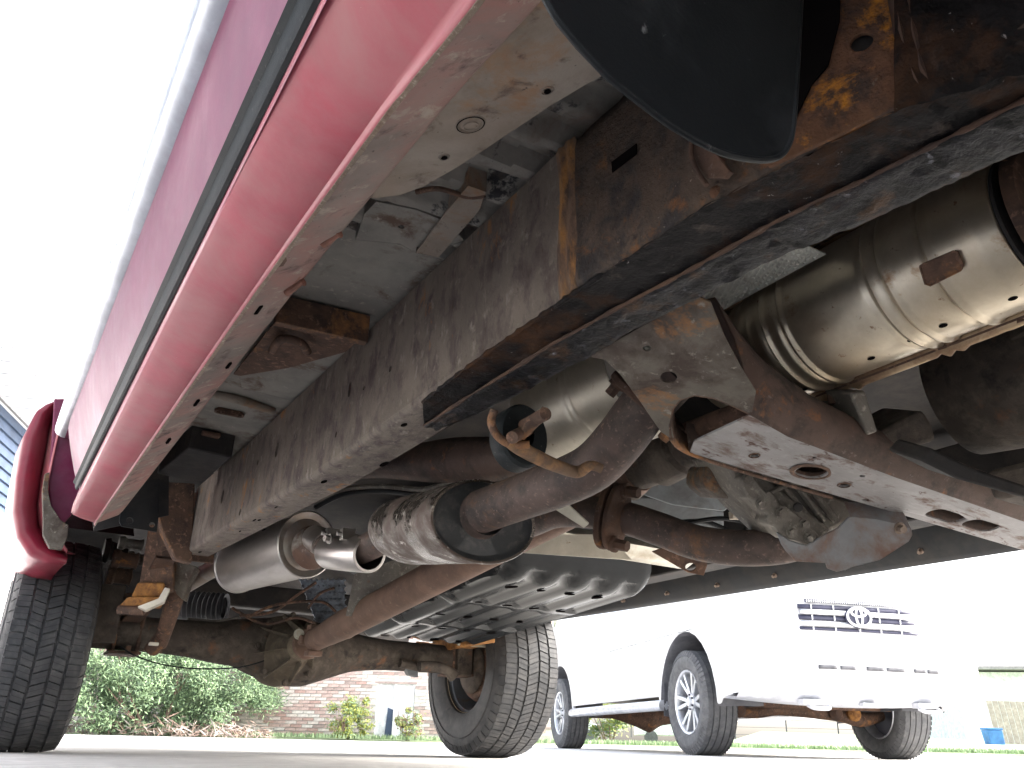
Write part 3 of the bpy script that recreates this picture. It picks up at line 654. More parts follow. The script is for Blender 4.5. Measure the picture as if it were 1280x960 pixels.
for (px, py, r, r2) in ((1014, 590, .034, .020), (1055, 606, .011, .008), (943, 569, .008, .007)):
    c = PCM(px, py); m = MB(); a = circ(c, r, cx, cy, 24, r2); b = circ(c, r*1.25, cx, cy, 24, r2*1.3); m.grid([[p+cn*.0006 for p in b]+[b[0]+cn*.0006], [p+cn*.002 for p in a]+[a[0]+cn*.002], [p-cn*.010 for p in a]+[a[0]-cn*.010]])
    part('rolled_hole_edge', m, 'rust_brown')
# front face: flowing arch from the rail down to the beam
fl = [(938, 519), (952, 527), (985, 546), (1025, 561), (1120, 597), (1280, 652), (1500, 737)]
tp = [(893, 372), (918, 410), (950, 448), (1010, 494), (1100, 540), (1280, 610), (1500, 690)]
m = MB(); rows = []
for i in range(49):
    f = i/48*6; k = min(int(f), 5); u = f-k
    u_ = u
    a = V(fl[k]).lerp(V(fl[k+1]), u_) if False else (fl[k][0]+(fl[k+1][0]-fl[k][0])*u_, fl[k][1]+(fl[k+1][1]-fl[k][1])*u_)
    b = (tp[k][0]+(tp[k+1][0]-tp[k][0])*u_, tp[k][1]+(tp[k+1][1]-tp[k][1])*u_)
    lo, hi = P(*a, Y=CY0), P(*b, Y=CY0-.012)
    rows.append([lo.lerp(hi, q)+V((0, (-.012*math.sin(q*math.pi)), 0)) for q in [j/8 for j in range(9)]]+[hi+V((0, .02, .006)), hi+V((0, .12, .004))])
m.grid(rows); part('crossmember_front', m, 'cm_brown', smooth=60, solid=.003)
# rear face seen through the arch
m = MB(); m.grid([[onl(edge_r, t)+V((0, -.002, 0)), onl(edge_r, t)+V((0, -.002, .05))] for t in (.0, .4, 1, 1.75)]); part('crossmember_rear', m, 'cm_brown', solid=.003)
# end gusset plate bolted under the rail
G = [(735, 446), (760, 432), (820, 398), (870, 370), (888, 378), (905, 420), (925, 458), (945, 490), (940, 516), (936, 518), (915, 508), (893, 499), (868, 495), (850, 500), (840, 512), (838, 530), (842, 548), (838, 548), (826, 540), (800, 502), (775, 468), (756, 450)]
gz = lambda x, y: .580-.055*max(0, min(1, ((y-400)*.8+(x-780)*.35)/150))
ga, gb, gc = P(745, 442, Z=.580), P(938, 517, Y=CY0), P(838, 547, Y=.885)
gn = (gb-ga).cross(gc-ga).normalized()
if gn.z > 0: gn = -gn
g1 = gn.orthogonal().normalized(); g2 = gn.cross(g1)
GP = lambda x, y: PLN(x, y, ga, gn)
m = MB(); m.plate([GP(x, y) for x, y in G], -gn*.004, [circ(GP(836, 472), .0115, g1, g2, 24), circ(GP(809, 436), .0055, g1, g2, 18)]); part('crossmember_gusset', m, 'gusset', bevel=.0008)
# turned-down lip of the arch opening
arch = [(862, 568), (846, 556), (838, 545), (837, 528), (840, 512), (850, 500), (868, 494), (893, 498), (915, 507), (938, 518)]
m = MB(); al = [GP(x, y) for x, y in arch]
for i in range(3): al[i] = GP(arch[i][0], arch[i][1]).lerp(PCM(*arch[i]), .6)
m.grid([al, [p-gn*.006+V((.006, .004, 0)) for p in al], [p-gn*.035+V((.008, .004, 0)) for p in al]]); part('arch_lip', m, 'rust_brown', smooth=70, solid=.003)
m = MB(); m.tube([P(x, y, Y=.85) for x, y in ((940, 519), (958, 530), (990, 548), (1025, 560))], .003, 8); m.tube([PCM(x, y) for x, y in ((838, 548), (860, 566), (930, 590), (1040, 622))], .0032, 8); part('rolled_edge', m, 'rust_brown')
# bolt / sleeve inside the arch
m = MB(); m.tube([V(P(846, 548, t=1.36)), V(P(905, 526, t=1.30)), V(P(960, 505, t=1.25))], .020, 20); part('mount_sleeve', m, 'rust_brown')
m = MB(); m.box(P(900, 505, t=1.46), (.26, .02, .16)); part('arch_shade_sheet', m, 'dark')  # dark board added behind the arch so its opening looks shaded

# ---- gold heat shield round the front catalytic converter
hx, hz, hr = 1.02, .70, .100
y0s, y1s = .415, 1.02
beads = sorted([P(x, y, X=1.05).y for x, y in ((1052, 464), (1030, 474), (1003, 480), (975, 476), (955, 462), (1160, 402), (1180, 396), (1235, 372))])
prof = []; n = 170
for i in range(n+1):
    y = lerp(y0s, y1s, i/n); r = hr
    for bi, b in enumerate(beads): r += .0050*math.exp(-((y-b)/.0036)**2)-.0045*math.exp(-((y-b-.008)/.0034)**2)
    if y > .80: r -= .018*min(1, (y-.80)/.05)
    if y < .44: r -= .012*(1-(y-.415)/.025)
    prof.append((y-y0s, r))
TL = R_(-31.5)
m = MB(); m.revolve((hx, y0s, hz), (hx, 2, hz), prof, 64, TL-math.pi, TL, (0, 0, 1)); part('heat_shield', m, 'gold', smooth=70, solid=.0012)
for sg in (0, 1):
    tt = TL-math.pi*sg; dr = V((math.sin(tt), 0, math.cos(tt))); nq = V((-.854, 0, -.52))
    m = MB(); rows = []
    for i in range(61):
        y = lerp(y0s, y1s, i/60); rr = prof[min(n, int(i/60*n))][1]; c = V((hx, y, hz)); wv_ = .003*math.sin(y*34)*(y > .78)
        rows.append([c+dr*(rr-.004)+nq*.001, c+dr*(rr+.001)-nq*.003, c+dr*(rr+.004)-nq*.002, c+dr*(rr+.014+wv_)-nq*.001, c+dr*(rr+.018+wv_)-nq*.004, c+dr*(rr+.019+wv_)-nq*.010])
    m.grid(rows); part('shield_flange', m, 'flange_gold', smooth=50, solid=.0012)
    m = MB(); m.tube([V((hx, lerp(y0s, y1s, i/20), hz))+dr*(hr+.008)-nq*.004 for i in range(21)], .0035, 8); part('shield_bead', m, 'rust_brown')
# flange ears with bolts, rusty label plate, drain holes
for (px, py, t_) in ((954, 348, None), (1040, 492, None), (1275, 388, None)):
    c = P(px, py, X=.965) if py == 348 else P(px, py, X=1.085)
    m = MB(); m.revolve(c+Z_*.008, c-Z_, [(0, .020), (.004, .020), (.007, .016), (.007, .010), (-.002, .009)], 24); part('shield_ear', m, 'flange_gold')
    bolt(c, -Z_, .009, .016, TR, 'rust_brown')
def on_shield(px, py, lift=.001):
    d = (P(px, py, t=1)-V((0, 0, CH))); o = V((0, 0, CH)); lo, best = .3, None
    t = .3
    while t < 2:
        q = o+d*t
        rr = math.hypot(q.x-hx, q.z-hz)
        if rr < hr+lift: return q
        t += .0015
    return o+d*.9
m = MB(); cr = [(1150, 333), (1154, 330), (1192, 314), (1196, 315), (1203, 331), (1201, 338), (1163, 357), (1157, 355)]
cc = on_shield(1176, 335); nn = V((cc.x-hx, 0, cc.z-hz)).normalized(); cc = cc+nn*.0062; a = [PLN(x, y, cc, nn) for x, y in cr]
m.hexa(a, [p-nn*.007 for p in a])
m.tube([p+nn*.0005 for p in a+[a[0]]], .0014, 6, smooth=False); m.build('embossed_plate', 'rust_brown', TR)
for (x, y) in ((1005, 486), (1089, 447), (1139, 424), (1179, 406), (1266, 372)):
    c = on_shield(x, y, .0); nn = V((c.x-hx, 0, c.z-hz)).normalized(); u = Y_; w2 = nn.cross(u)
    m = MB(); m.plate(circ(c+nn*.0012, .006, u, w2, 14, .004), nn*.0005); part('drain_hole', m, 'hole', smooth=0)
# perforated foil behind the shield edge: embossed dimples
m = MB(); a, b = P(900, 388, X=.76), P(1040, 292, X=.76)
base_ = [P(x, y, Z=.685) for x, y in ((880, 372), (930, 410), (1070, 300), (1000, 290))]
m.plate([V((.80, .64, .735)), V((.915, .64, .735)), V((.915, 1.10, .735)), V((.80, 1.10, .735))], (0, 0, .002))
for i in range(50):
    for j in range(11):
        c = V((.803+j*.0100+(.005 if i % 2 else 0), .645+i*.009, .7345)); q = .0042
        m.add([c+V((-q, 0, 0)), c+V((0, -q, 0)), c+V((q, 0, 0)), c+V((0, q, 0)), c-Z_*.003], [(0, 1, 4), (1, 2, 4), (2, 3, 4), (3, 0, 4)])
part('dimpled_foil', m, 'perf', smooth=0)
# end of the converter: dark flange and pipe to the front
m = MB(); m.revolve((hx, y0s-.002, hz), (hx, 0, hz), [(0, .09), (.004, .09), (.006, .07), (.02, .045), (.35, .045)], 40); part('converter_end', m, 'dark')
m = MB(); c = V((hx, y0s-.02, hz)); m.revolve(c, c+Y_, [(-.01, .03), (-.01, .085), (.004, .092), (.006, .03)], 36); part('converter_flange', m, 'rust_brown')

# ---- second heat shield
s2a, s2b = P(822, 455, t=1.52), P(668, 530, t=1.86)
ln = (s2b-s2a).length; pf = []
for i in range(81):
    u = i/80*ln; r = .125
    for b in (.30, .34): r -= .004*math.exp(-((u-ln*b)/.004)**2)
    if u > ln*.72: r -= .085*((u-ln*.72)/(ln*.28))**1.5
    pf.append((u, r))
m = MB(); m.revolve(s2a, s2b, pf, 48, R_(70), R_(290), (0, 0, 1)); part('heat_shield', m, 'gold2', smooth=70, solid=.0015)
m = MB()
for sg in (-1,):
    pts = [s2a.lerp(s2b, t)+V((.1, .03, -.035)) for t in (0, .3, .6, 1)]
    m.tube(pts, .006, 8)
part('shield_flange', m, 'flange_gold')

# contoured tunnel panel and fuel lines behind the second shield
m = MB(); rows = []
for i in range(25):
    t = i/24; px = 430+240*t; yt = 592-38*math.sin(min(1, t*1.6)*1.4); yb_ = 600-3*math.sin(t*9)+4*(t > .6)-10*max(0, t-.75)
    rows.append([P(px, lerp(yt-8, yb_, k/6), t=2.12-.45*t+.05*math.sin(k/6*math.pi)*(-1)) for k in range(7)])
m.grid(rows); part('tunnel_panel', m, 'cm_brown', smooth=70, solid=.003)
for o_, mt in ((0, 'alu'), (6, 'dark_gloss')):
    m = MB(); m.tube([P(x, y_+o_, t=t_) for x, y_, t_ in ((395, 628, 2.5), (430, 612, 2.4), (480, 608, 2.3), (530, 612, 2.2), (570, 600, 2.1), (600, 596, 2.0))], .008, 8); part('fuel_line', m, mt)
# ---- exhaust run on this side
E_el = P(808, 500, t=1.30); 
pp = [P(842, 470, t=1.34), P(803, 512, t=1.35), P(774, 550, t=1.37), P(742, 583, t=1.41), P(700, 604, t=1.46), P(650, 622, t=1.54), P(600, 640, t=1.60)]
m = MB(); m.tube(pp, .042, 28); part('exhaust_pipe', m, 'pipe')
# elbow flange with bolt
c = P(792, 522, t=1.27); ax = (pp[0]-pp[2]).normalized()
fu = ax.orthogonal().normalized(); fv = ax.cross(fu)
m = MB(); c2 = P(806, 507, t=1.345)
fa = V(P(846, 520, t=1.33))-c2; fa = (fa-ax*fa.dot(ax)).normalized(); fb_ = ax.cross(fa)
rim = []
for k in range(40):
    a = 2*math.pi*k/40; r = .048+.026*abs(math.cos(a))**3; rim.append(c2+(fa*math.cos(a)+fb_*math.sin(a))*r)
m.hexa(rim, [p+ax*.014 for p in rim]); part('pipe_flange', m, 'rust', bevel=.003)
bolt(c2+fa*.056-ax*.002, -ax, .010, .018, TR, 'rust_brown'); bolt(c2-fa*.056-ax*.002, -ax, .010, .018, TR, 'rust_brown')
# resonator can
ca, cb = P(598, 646, t=1.60), P(506, 668, t=1.98)
ca, cb = P(604, 652, t=1.60), P(512, 664, t=1.94)
L_ = (cb-ca).length
m = MB(); m.revolve(ca, cb, [(-.004, .075), (-.006, .079), (0, .081), (.01, .0785), (L_-.03, .077), (L_-.005, .073), (L_, .066), (L_+.02, .048), (L_+.04, .036)], 56, oval=1.42); part('resonator_shell', m, 'can', smooth=50)
m = MB(); m.revolve(ca, cb, [(.012, .0), (.012, .064), (.006, .072), (-.003, .0755)], 56, oval=1.42); part('resonator_end', m, 'can_end')
cd_ = (cb-ca).normalized()
m = MB(); m.revolve(P(604, 643, t=1.61), P(604, 643, t=1.61)+cd_, [(-.02, .041), (-.004, .043), (.006, .048), (.012, .056)], 32); part('weld_seam', m, 'pipe')
# pipe on to muffler with band clamp
q = [cb+cd_*.02, cb+cd_*.10, P(438, 692, t=2.17), P(405, 682, t=2.38)]
m = MB(); m.tube(q, .036, 24); part('exhaust_pipe', m, 'pipe')
ka, kb = P(462, 693, t=2.08), P(412, 690, t=2.28)
m = MB(); kl = (kb-ka).length; m.revolve(ka, kb, [(0, .038), (0, .045), (.004, .046), (kl*.5, .047), (kl-.004, .046), (kl, .045), (kl, .038)], 36)
for s_ in (0, 1):
    cc = ka.lerp(kb, .3+.4*s_)+V((-.03, 0, .045)); m.box(cc, (.035, .02, .03)); m.tube([cc+V((-.03, 0, 0)), cc+V((.03, 0, 0))], .006, 8)
part('exhaust_clamp', m, 'silver', bevel=.001)
bolt(ka.lerp(kb, .5)+V((-.055, 0, .03)), (-1, -.2, 0), .009, .014, TR, 'silver')
# muffler
ma, mb_ = P(384, 680, t=2.50), P(299, 706, t=3.02)
ml = (mb_-ma).length; 
m = MB(); m.revolve(ma, mb_, [(.0, .0980), (.002, .1015), (.008, .1015), (.010, .0980), (ml-.012, .0980), (ml-.010, .1015), (ml-.002, .1015), (ml, .096)], 64, oval=.9); part('muffler_shell', m, 'silver', smooth=50)
m = MB(); m.revolve(ma, mb_, [(.016, .0), (.004, .06), (.010, .078), (.004, .097)], 56, oval=.9); m2 = MB(); m2.revolve(ma, mb_, [(ml-.01, 0), (ml-.004, .09), (ml-.008, .096)], 56, oval=.9); part('muffler_end', m, 'silver_end'); part('muffler_end', m2, 'silver_end')
md = (mb_-ma).normalized(); c = P(400, 682, t=2.44)
m = MB(); m.revolve(c, c+md, [(-.03, .036), (.0, .038), (.03, .044), (.045, .054), (.056, .066)], 36); part('muffler_inlet', m, 'scorch')
m = MB(); m.tube([P(405, 682, t=2.36), P(400, 676, t=2.40), P(392, 672, t=2.44)], [.036, .040, .036], 24); part('muffler_inlet', m, 'silver')
# tail pipe over the axle
m = MB(); m.tube([mb_-md*.02, mb_+md*.15+Z_*.03, V((.62, 3.6, .60)), V((.60, 4.0, .62)), V((.58, 4.6, .50))], .034, 20); part('tail_pipe', m, 'silver_end')
# hanger: rubber isolator and rods
hc = P(648, 548, t=1.30)
m = MB(); 
for k in range(1): m.revolve(hc-Y_*.02, hc+Y_, [(0, .02), (0, .048), (.005, .052), (.035, .052), (.04, .048), (.04, .02)], 32, oval=.85)
part('hanger_rubber', m, 'rubber_trim')
m = MB(); m.tube([P(668, 534, t=1.36), P(652, 541, t=1.26)+V((0, -.0, 0)), P(640, 547, t=1.22)], .0095, 14); m.tube([P(655, 532, t=1.28), P(682, 517, t=1.22)], .010, 14); m.tube([P(650, 545, t=1.25), P(683, 513, t=1.24)], .0085, 12)
part('hanger_pin', m, 'rust_brown')
m = MB(); pts = [P(x, y, t=1.24) for x, y in ((618, 512), (614, 528), (622, 545), (640, 556), (662, 556))]
m.tube(pts, .0065, 12); part('hanger_loop', m, 'rust_brown')
m = MB(); m.tube([P(x, y, t=t_) for x, y, t_ in ((636, 552, 1.24), (650, 560, 1.25), (672, 572, 1.28), (700, 584, 1.31), (722, 590, 1.33), (738, 582, 1.31), (752, 586, 1.31))], [.009, .0115, .0115, .0105, .010, .008, .008], 14)
part('hanger_rod', m, M.setdefault('rust_rod', layered('orange_brown_rod', (.14, .085, .05), [((.27, .14, .06), 24, .56, .08), ((.12, .07, .05), 40, .6, .08)], .8, .1, .4, 160)))
# thin perforated bracket from pipe to flange
m = MB(); a = [P(680, 628, t=1.50), P(700, 622, t=1.50), P(736, 655, t=1.54), P(730, 660, t=1.54)]
m.plate(a, (0, 0, .003)); part('pipe_bracket', m, 'strap')

# ---- far exhaust pipe and its flange
pf2 = [P(1010, 672, t=1.62), P(975, 682, t=1.62), P(925, 685, t=1.66), P(870, 678, t=1.72), P(820, 660, t=1.78), P(770, 645, t=1.84), P(700, 640, t=1.95), P(655, 655, t=2.05), P(600, 660, t=2.2)]
m = MB(); m.tube(pf2, .036, 26); part('exhaust_pipe', m, 'pipe')
c = P(764, 645, t=1.80); ax2 = (pf2[6]-pf2[4]).normalized(); fa = V((0, 0, 1)); fa = (fa-ax2*fa.dot(ax2)).normalized(); fb_ = ax2.cross(fa); rim = []
for k in range(40):
    a = 2*math.pi*k/40; r = .046+.028*abs(math.cos(a))**3; rim.append(c+(fa*math.cos(a)+fb_*math.sin(a))*r)
m = MB(); m.hexa(rim, [p+ax2*.014 for p in rim]); m.hexa([p-ax2*.02 for p in rim], [p-ax2*.008 for p in rim]); part('pipe_flange', m, 'rust', bevel=.003)
for s_ in (-1, 1): bolt(c+fa*.058*s_-ax2*.02, -ax2, .012, .03, TR, 'rust')
# ---- driveshaft
m = MB(); sa, sb = P(836, 568, t=1.80), P(382, 806, t=3.36)
dl = (sb-sa); dl.normalize(); D_ = (sb-sa).length
m.revolve(sa, sb, [(.10, .0), (.10, .048), (.12, .053), (D_-.42, .053), (D_-.40, .055), (D_-.39, .053), (D_-.24, .048), (D_-.22, .046), (D_-.1, .044), (D_-.09, .0)], 36); part('drive_shaft', m, 'shaft')
m = MB(); m.revolve(sa, sb, [(-.16, .0), (-.16, .05), (-.05, .052), (-.04, .06), (.03, .062), (.05, .05), (.10, .045), (.14, .058)], 32); part('universal_joint', m, 'axle')
m = MB(); c = sb-dl*.08
m.tube([c+V((-.055, 0, .0)), c+V((.055, 0, 0))], .020, 14); m.tube([c+V((0, 0, -.055)), c+V((0, 0, .055))], .020, 14); m.revolve(sb-dl*.03, sb, [(0, 0), (0, .06), (.02, .062), (.025, .05), (.05, .045)], 24)
m.box(c+V((0, -.02, .05)), (.06, .05, .02)); m.box(c+V((0, -.02, -.05)), (.06, .05, .02)); part('universal_joint', m, 'shaft', bevel=.004)

# ---- rear axle
m = MB(); y = 3.79; 
axp = [(.36, .445), (.60, .445), (.75, .442), (.86, .435), (.95, .44), (1.05, .43), (1.14, .42), (1.24, .42), (1.36, .43), (1.48, .435), (1.65, .435), (2.12, .435)]
axr = [.066, .068, .074, .084, .100, .125, .145, .145, .115, .084, .068, .064]
m.tube([V((x, y, z)) for x, z in axp], axr, 36); part('axle_housing', m, 'axle')
m = MB(); dc = V((1.14, 3.68, .42)); m.revolve(dc+Y_*.08, dc-Y_, [(-.05, .150), (.02, .145), (.06, .120), (.12, .088), (.20, .062), (.24, .055), (.245, .0)], 36)
for k in range(8):
    a = k*math.pi/4+.2; u = V((math.cos(a), 0, math.sin(a))); m.hexa([dc+u*.05-Y_*.14+V((-.004, 0, 0)), dc+u*.05-Y_*.14+V((.004, 0, 0)), dc+u*.135+V((.004, .04, 0)), dc+u*.135+V((-.004, .04, 0))], [dc+u*.075-Y_*.16+V((-.004, 0, 0)), dc+u*.075-Y_*.16+V((.004, 0, 0)), dc+u*.15+V((.004, .02, 0)), dc+u*.15+V((-.004, .02, 0))])
part('differential_nose', m, M.setdefault('diff', layered('tan_diff_casting', (.12, .095, .07), [((.17, .14, .10), 24, .56, .1), ((.07, .055, .045), 14, .6, .08)], .85, 0, .5, 90, .3)), bevel=.002)
for k in range(8):
    a = k*math.pi/4; bolt(dc+V((math.cos(a)*.138, -.01, math.sin(a)*.138)), -Y_, .010, .014, TR, 'axle')
bolt(P(382, 800, t=3.32)+V((-.03, 0, .02)), (-.3, -1, 0), .014, .02, TR, 'strap')
# brake cable slung under the axle
m = MB(); m.tube([P(x, y_, Y=3.68) for x, y_ in ((150, 808), (170, 820), (205, 831), (250, 836), (300, 834), (330, 826))], .0028, 8); part('brake_cable', m, 'rubber_trim')
for (x, y_) in ((160, 812), (188, 808)):
    m = MB(); c = P(x, y_, Y=3.7); m.box(c, (.02, .02, .035)); part('cable_bracket', m, 'axle', bevel=.004)
# ---- leaf spring pack, bump stop, U-bolts, passenger side
def leafpack(cx_, name_side):
    m = MB()
    for k in range(4):
        pts = []
        hw = .035; Lh = .62-.11*k
        for i in range(13):
            s_ = -1+2*i/12; yy = 3.79+s_*Lh; z = .535+.010*k*-1 + .10*(s_*Lh/.62)**2
            pts.append((yy, z-.012*k+.012))
        rows = [[V((cx_-hw, a, b)), V((cx_+hw, a, b)), V((cx_+hw, a, b+.009)), V((cx_-hw, a, b+.009)), V((cx_-hw, a, b))] for a, b in pts]
        m.grid(rows)
    part('leaf_spring', m, 'rust' if name_side == 'near' else 'rust_bright')
leafpack(.50, 'near'); leafpack(2.02, 'far')
for cx_ in (.50, 2.02):
    for dy in (-.06, .06):
        m = MB(); m.tube([V((cx_-.045, 3.79+dy, .36)), V((cx_-.045, 3.79+dy, .56)), V((cx_-.03, 3.79+dy, .585)), V((cx_+.03, 3.79+dy, .585)), V((cx_+.045, 3.79+dy, .56)), V((cx_+.045, 3.79+dy, .36))], .008, 10); part('u_bolt', m, 'rust_brown')
    m = MB(); m.box((cx_, 3.79, .365), (.12, .16, .012)); part('u_bolt_plate', m, 'rust_brown', bevel=.003)
# near spring eye shackle group seen beside the tyre
m = MB(); a = [P(x, y_, t=3.0) for x, y_ in ((186, 655), (218, 655), (216, 735), (190, 742), (172, 740))]
m.hexa(a, [p+V((.03, .10, 0)) for p in a]); part('spring_seat', m, 'rust_brown', bevel=.008)
m = MB(); a = [P(x, y_, t=2.97) for x, y_ in ((172, 728), (206, 728), (203, 746), (164, 746))]; m.hexa(a, [p+V((.02, .10, .0)) for p in a]); part('bump_stop', m, 'rust_bright', bevel=.006)
m = MB(); a = [P(x, y_, t=2.95) for x, y_ in ((160, 746), (206, 746), (200, 756), (148, 758))]; m.hexa(a, [p+V((.02, .10, .0)) for p in a]); part('spring_leaf_end', m, 'rust_bright', bevel=.004)
m = MB(); a = [P(x, y_, t=2.90) for x, y_ in ((172, 758), (182, 763), (206, 752), (213, 736), (206, 734), (198, 748))]; m.hexa(a, [p+V((.01, .06, .0)) for p in a]); part('pale_spring_clip', m, 'paper', bevel=.002)
m = MB(); m.tube([P(148, 762, t=2.95), P(180, 764, t=2.95)], .016, 12); part('leaf_eye', m, 'rust_brown')
m = MB(); a = [P(x, y_, t=3.05) for x, y_ in ((218, 700), (246, 708), (236, 725), (228, 750), (220, 742), (214, 728))]; m.hexa(a, [p+V((.03, .06, .0)) for p in a]); part('shackle', m, 'gusset', bevel=.005)
m = MB(); m.tube([P(228, 712, t=3.1), P(215, 760, t=3.15), P(200, 806, t=3.2)], [.034, .032, .026], 16); m.tube([P(203, 795, t=3.18), P(190, 812, t=3.2)], [.026, .03], 14); part('shock_absorber', m, 'rust_brown')
m = MB(); c = P(192, 805, t=3.14); m.box(c, (.035, .02, .012)); part('shock_bolt', m, 'paper', bevel=.003)
# black bracket with two holes hanging off the sill end
FK = lambda x, y_: P(x, y_, Y=2.7)
m = MB(); m.plate([FK(x, y_) for x, y_ in ((155, 600), (200, 598), (198, 650), (196, 665), (152, 658), (149, 652), (152, 630))], (0, .006, 0), [circ(FK(162, 651), .010, X_, Z_, 16), circ(FK(190, 656), .008, X_, Z_, 16)]); part('cab_mount_bracket', m, 'dark_gloss', bevel=.001)
m = MB(); m.plate([FK(x, y_)+Y_*.05 for x, y_ in ((110, 560), (215, 560), (215, 640), (120, 660))], (0, .006, 0)); part('cab_back_panel', m, 'dark')
# clutter beside the spring
for (x, y_, t_, r, mt) in ((158, 700, 3.3, .035, 'rust'), (165, 680, 3.35, .025, 'alu'), (150, 720, 3.4, .04, 'rust_brown'), (175, 700, 3.45, .03, 'gusset'), (145, 690, 3.5, .05, 'dark')):
    m = MB(); c = P(x, y_, t=t_); m.revolve(c-X_*.05, c+X_, [(0, 0), (0, r), (.02, r*1.1), (.03, r*.8), (.08, r*.8), (.09, r), (.10, 0)], 18); part('brake_fitting', m, mt)
m = MB(); m.box((.40, 3.66, .50), (.10, .02, .22)); part('backing_bracket', m, 'axle', bevel=.006)
# coil-ribbed rubber bellows and exhaust behind
m = MB(); ba, bb = P(222, 757, t=3.9), P(282, 760, t=3.9); bl = (bb-ba).length
pr_ = []
for i in range(60): pr_.append((bl*i/59, .060+.010*math.cos(i*1.05)))
m.revolve(ba, bb, pr_, 28); part('rubber_bellows', m, 'liner')
m = MB(); m.tube([P(235, 778, t=3.8), P(270, 781, t=3.8), P(300, 776, t=3.8)], .022, 14); part('sway_bar', m, 'alu')
m = MB()
for pts in (((395, 728), (370, 745), (340, 765), (300, 770)), ((418, 735), (400, 742), (385, 760)), ((310, 772), (345, 756), (400, 752), (420, 765)), ((290, 760), (330, 780), (370, 772), (395, 780))):
    m.tube([P(x, y_, t=3.5) for x, y_ in pts], .006, 8)
part('brake_line', m, 'rust_brown')
# blue-grey dimpled foil above the axle
m = MB(); pa = [P(x, y_, t=3.9) for x, y_ in ((375, 725), (430, 725), (432, 790), (400, 790))]; m.plate(pa, (0, .004, 0))
for i in range(9):
    for j in range(9):
        c = pa[0].lerp(pa[1], i/8.).lerp(pa[3].lerp(pa[2], i/8.), j/8.)-Y_*.003; q = .009
        m.add([c+V((-q, 0, 0)), c+V((0, 0, -q)), c+V((q, 0, 0)), c+V((0, 0, q)), c-Y_*.008], [(0, 1, 4), (1, 2, 4), (2, 3, 4), (3, 0, 4)])
part('dimpled_foil', m, 'foil', smooth=0)
m = MB(); m.box((1.25, 4.5, .74), (1.9, .1, .12)); part('rear_crossmember', m, 'dark', bevel=.01)
m = MB(); m.revolve((1.3, 4.75, .56), (1.3, 4.75, .9), [(0, .14), (0, .30), (.03, .36), (.09, .385), (.16, .37), (.2, .3), (.2, .14)], 48); part('spare_tyre', m, 'tyre')

# ---- fuel tank guard: black ribbed tray with drain holes
def tank():
    x0, x1 = 1.30, 1.93; yA, yB = 2.17, 3.42
    def zb(x, y):
        t = (y-yA)/(yB-yA); return lerp(.545, .458, t)+.02*(x-1.3)/.6*(1-t)*0
    m = MB(); rows = []; ny, nx = 110, 40
    for i in range(ny+1):
        y = lerp(yA, yB, i/ny); row = []
        prof_ = []
        # outline across: left wall down, underside, right wall up with rounded shoulders
        for k in range(9):
            u = k/8; prof_.append((x0-.02+.04*u*u*.0 - .0 + .0, .24*(1-u)))
        pts = []
        R1 = .07
        for k in range(6): pts.append((x0, .25-(.25-R1)*k/6))
        for k in range(7):
            a = math.pi/2*k/6; pts.append((x0+R1*(1-math.cos(a)), R1*(1-math.sin(a))))
        for k in range(1, 30): pts.append((lerp(x0+R1, x1-R1, k/30), 0))
        for k in range(7):
            a = math.pi/2*k/6; pts.append((x1-R1+R1*math.sin(a), R1*(1-math.cos(a))))
        for k in range(1, 6): pts.append((x1, R1+(.25-R1)*k/6))
        e = min(i/ny/.09, 1); endr = 1-math.sqrt(max(0, 1-(1-e)**2))
        e2 = min((1-i/ny)/.05, 1); endr = max(endr, .6*(1-math.sqrt(max(0, 1-(1-e2)**2))))
        for (x, h) in pts:
            z = zb(x, y)+h
            u = (x-x0)/(x1-x0)
            if h < .02:
                rib = .016*(.5+.5*math.tanh(2.2*math.sin(u*2*math.pi*5.0))) * min(1, max(0, (i/ny)/.03)) * (1 if (i % 37) > 3 else .2)
                z += rib
            z += endr*.11*(1 if h < .2 else 0)*(1-h/.25)
            xx = x+(.022*math.exp(-((i/ny*6) % 1-.5)**2*40) if h > .02 and x < 1.6 else 0)+endr*.05*(1 if x < 1.6 else -1)*(1 if h > .03 else .3)
            row.append(V((xx, y, z)))
        rows.append(row)
    m.grid(rows)
    # front and rear end walls
    for r_, s_ in ((rows[0], 1), (rows[-1], -1)):
        c = V((1.6, r_[0].y, .8)); m.grid([r_, [V((p.x, p.y, .84)) for p in r_]])
    ob = part('fuel_tank_guard', m, 'skid', smooth=50)
    for k in range(5):
        for j in range(4):
            x = x0+.12+.115*j+.02*(k % 2); y = lerp(yA+.14, yB-.12, k/4); z = zb(x, y)
            mm = MB(); mm.plate(circ((x, y, z-.0015+.0), .013 if (k+j) % 2 else .019, X_, Y_, 14, .017 if (k+j) % 3 else .028), (0, 0, -.001)); part('drain_hole', mm, 'hole', smooth=0)
tank()
# tank upper half and pale strap
m = MB(); rows = []
for i in range(9):
    x = lerp(1.22, 1.98, i/8); rows.append([V((x, 2.10, .70)), V((x, 2.07, .69)), V((x, 2.05, .665)), V((x, 2.06, .64)), V((x, 2.10, .625))])
m.grid(rows); part('tank_band', m, 'strap', smooth=60, solid=.004)
m = MB(); m.box((1.6, 2.75, .78), (.72, 1.25, .16)); part('fuel_tank', m, 'dark_gloss', bevel=.04)
m = MB(); m.plate([P(x, y_, t=2.4) for x, y_ in ((640, 668), (760, 668), (790, 700), (640, 690))], (0, .003, 0)); part('tank_shield', m, 'gold2')
m = MB(); m.plate([P(x, y_, t=2.9) for x, y_ in ((443, 718), (520, 690), (520, 720), (432, 770))], (0.02, .0, 0)); part('frame_crossmember_web', m, 'alu')
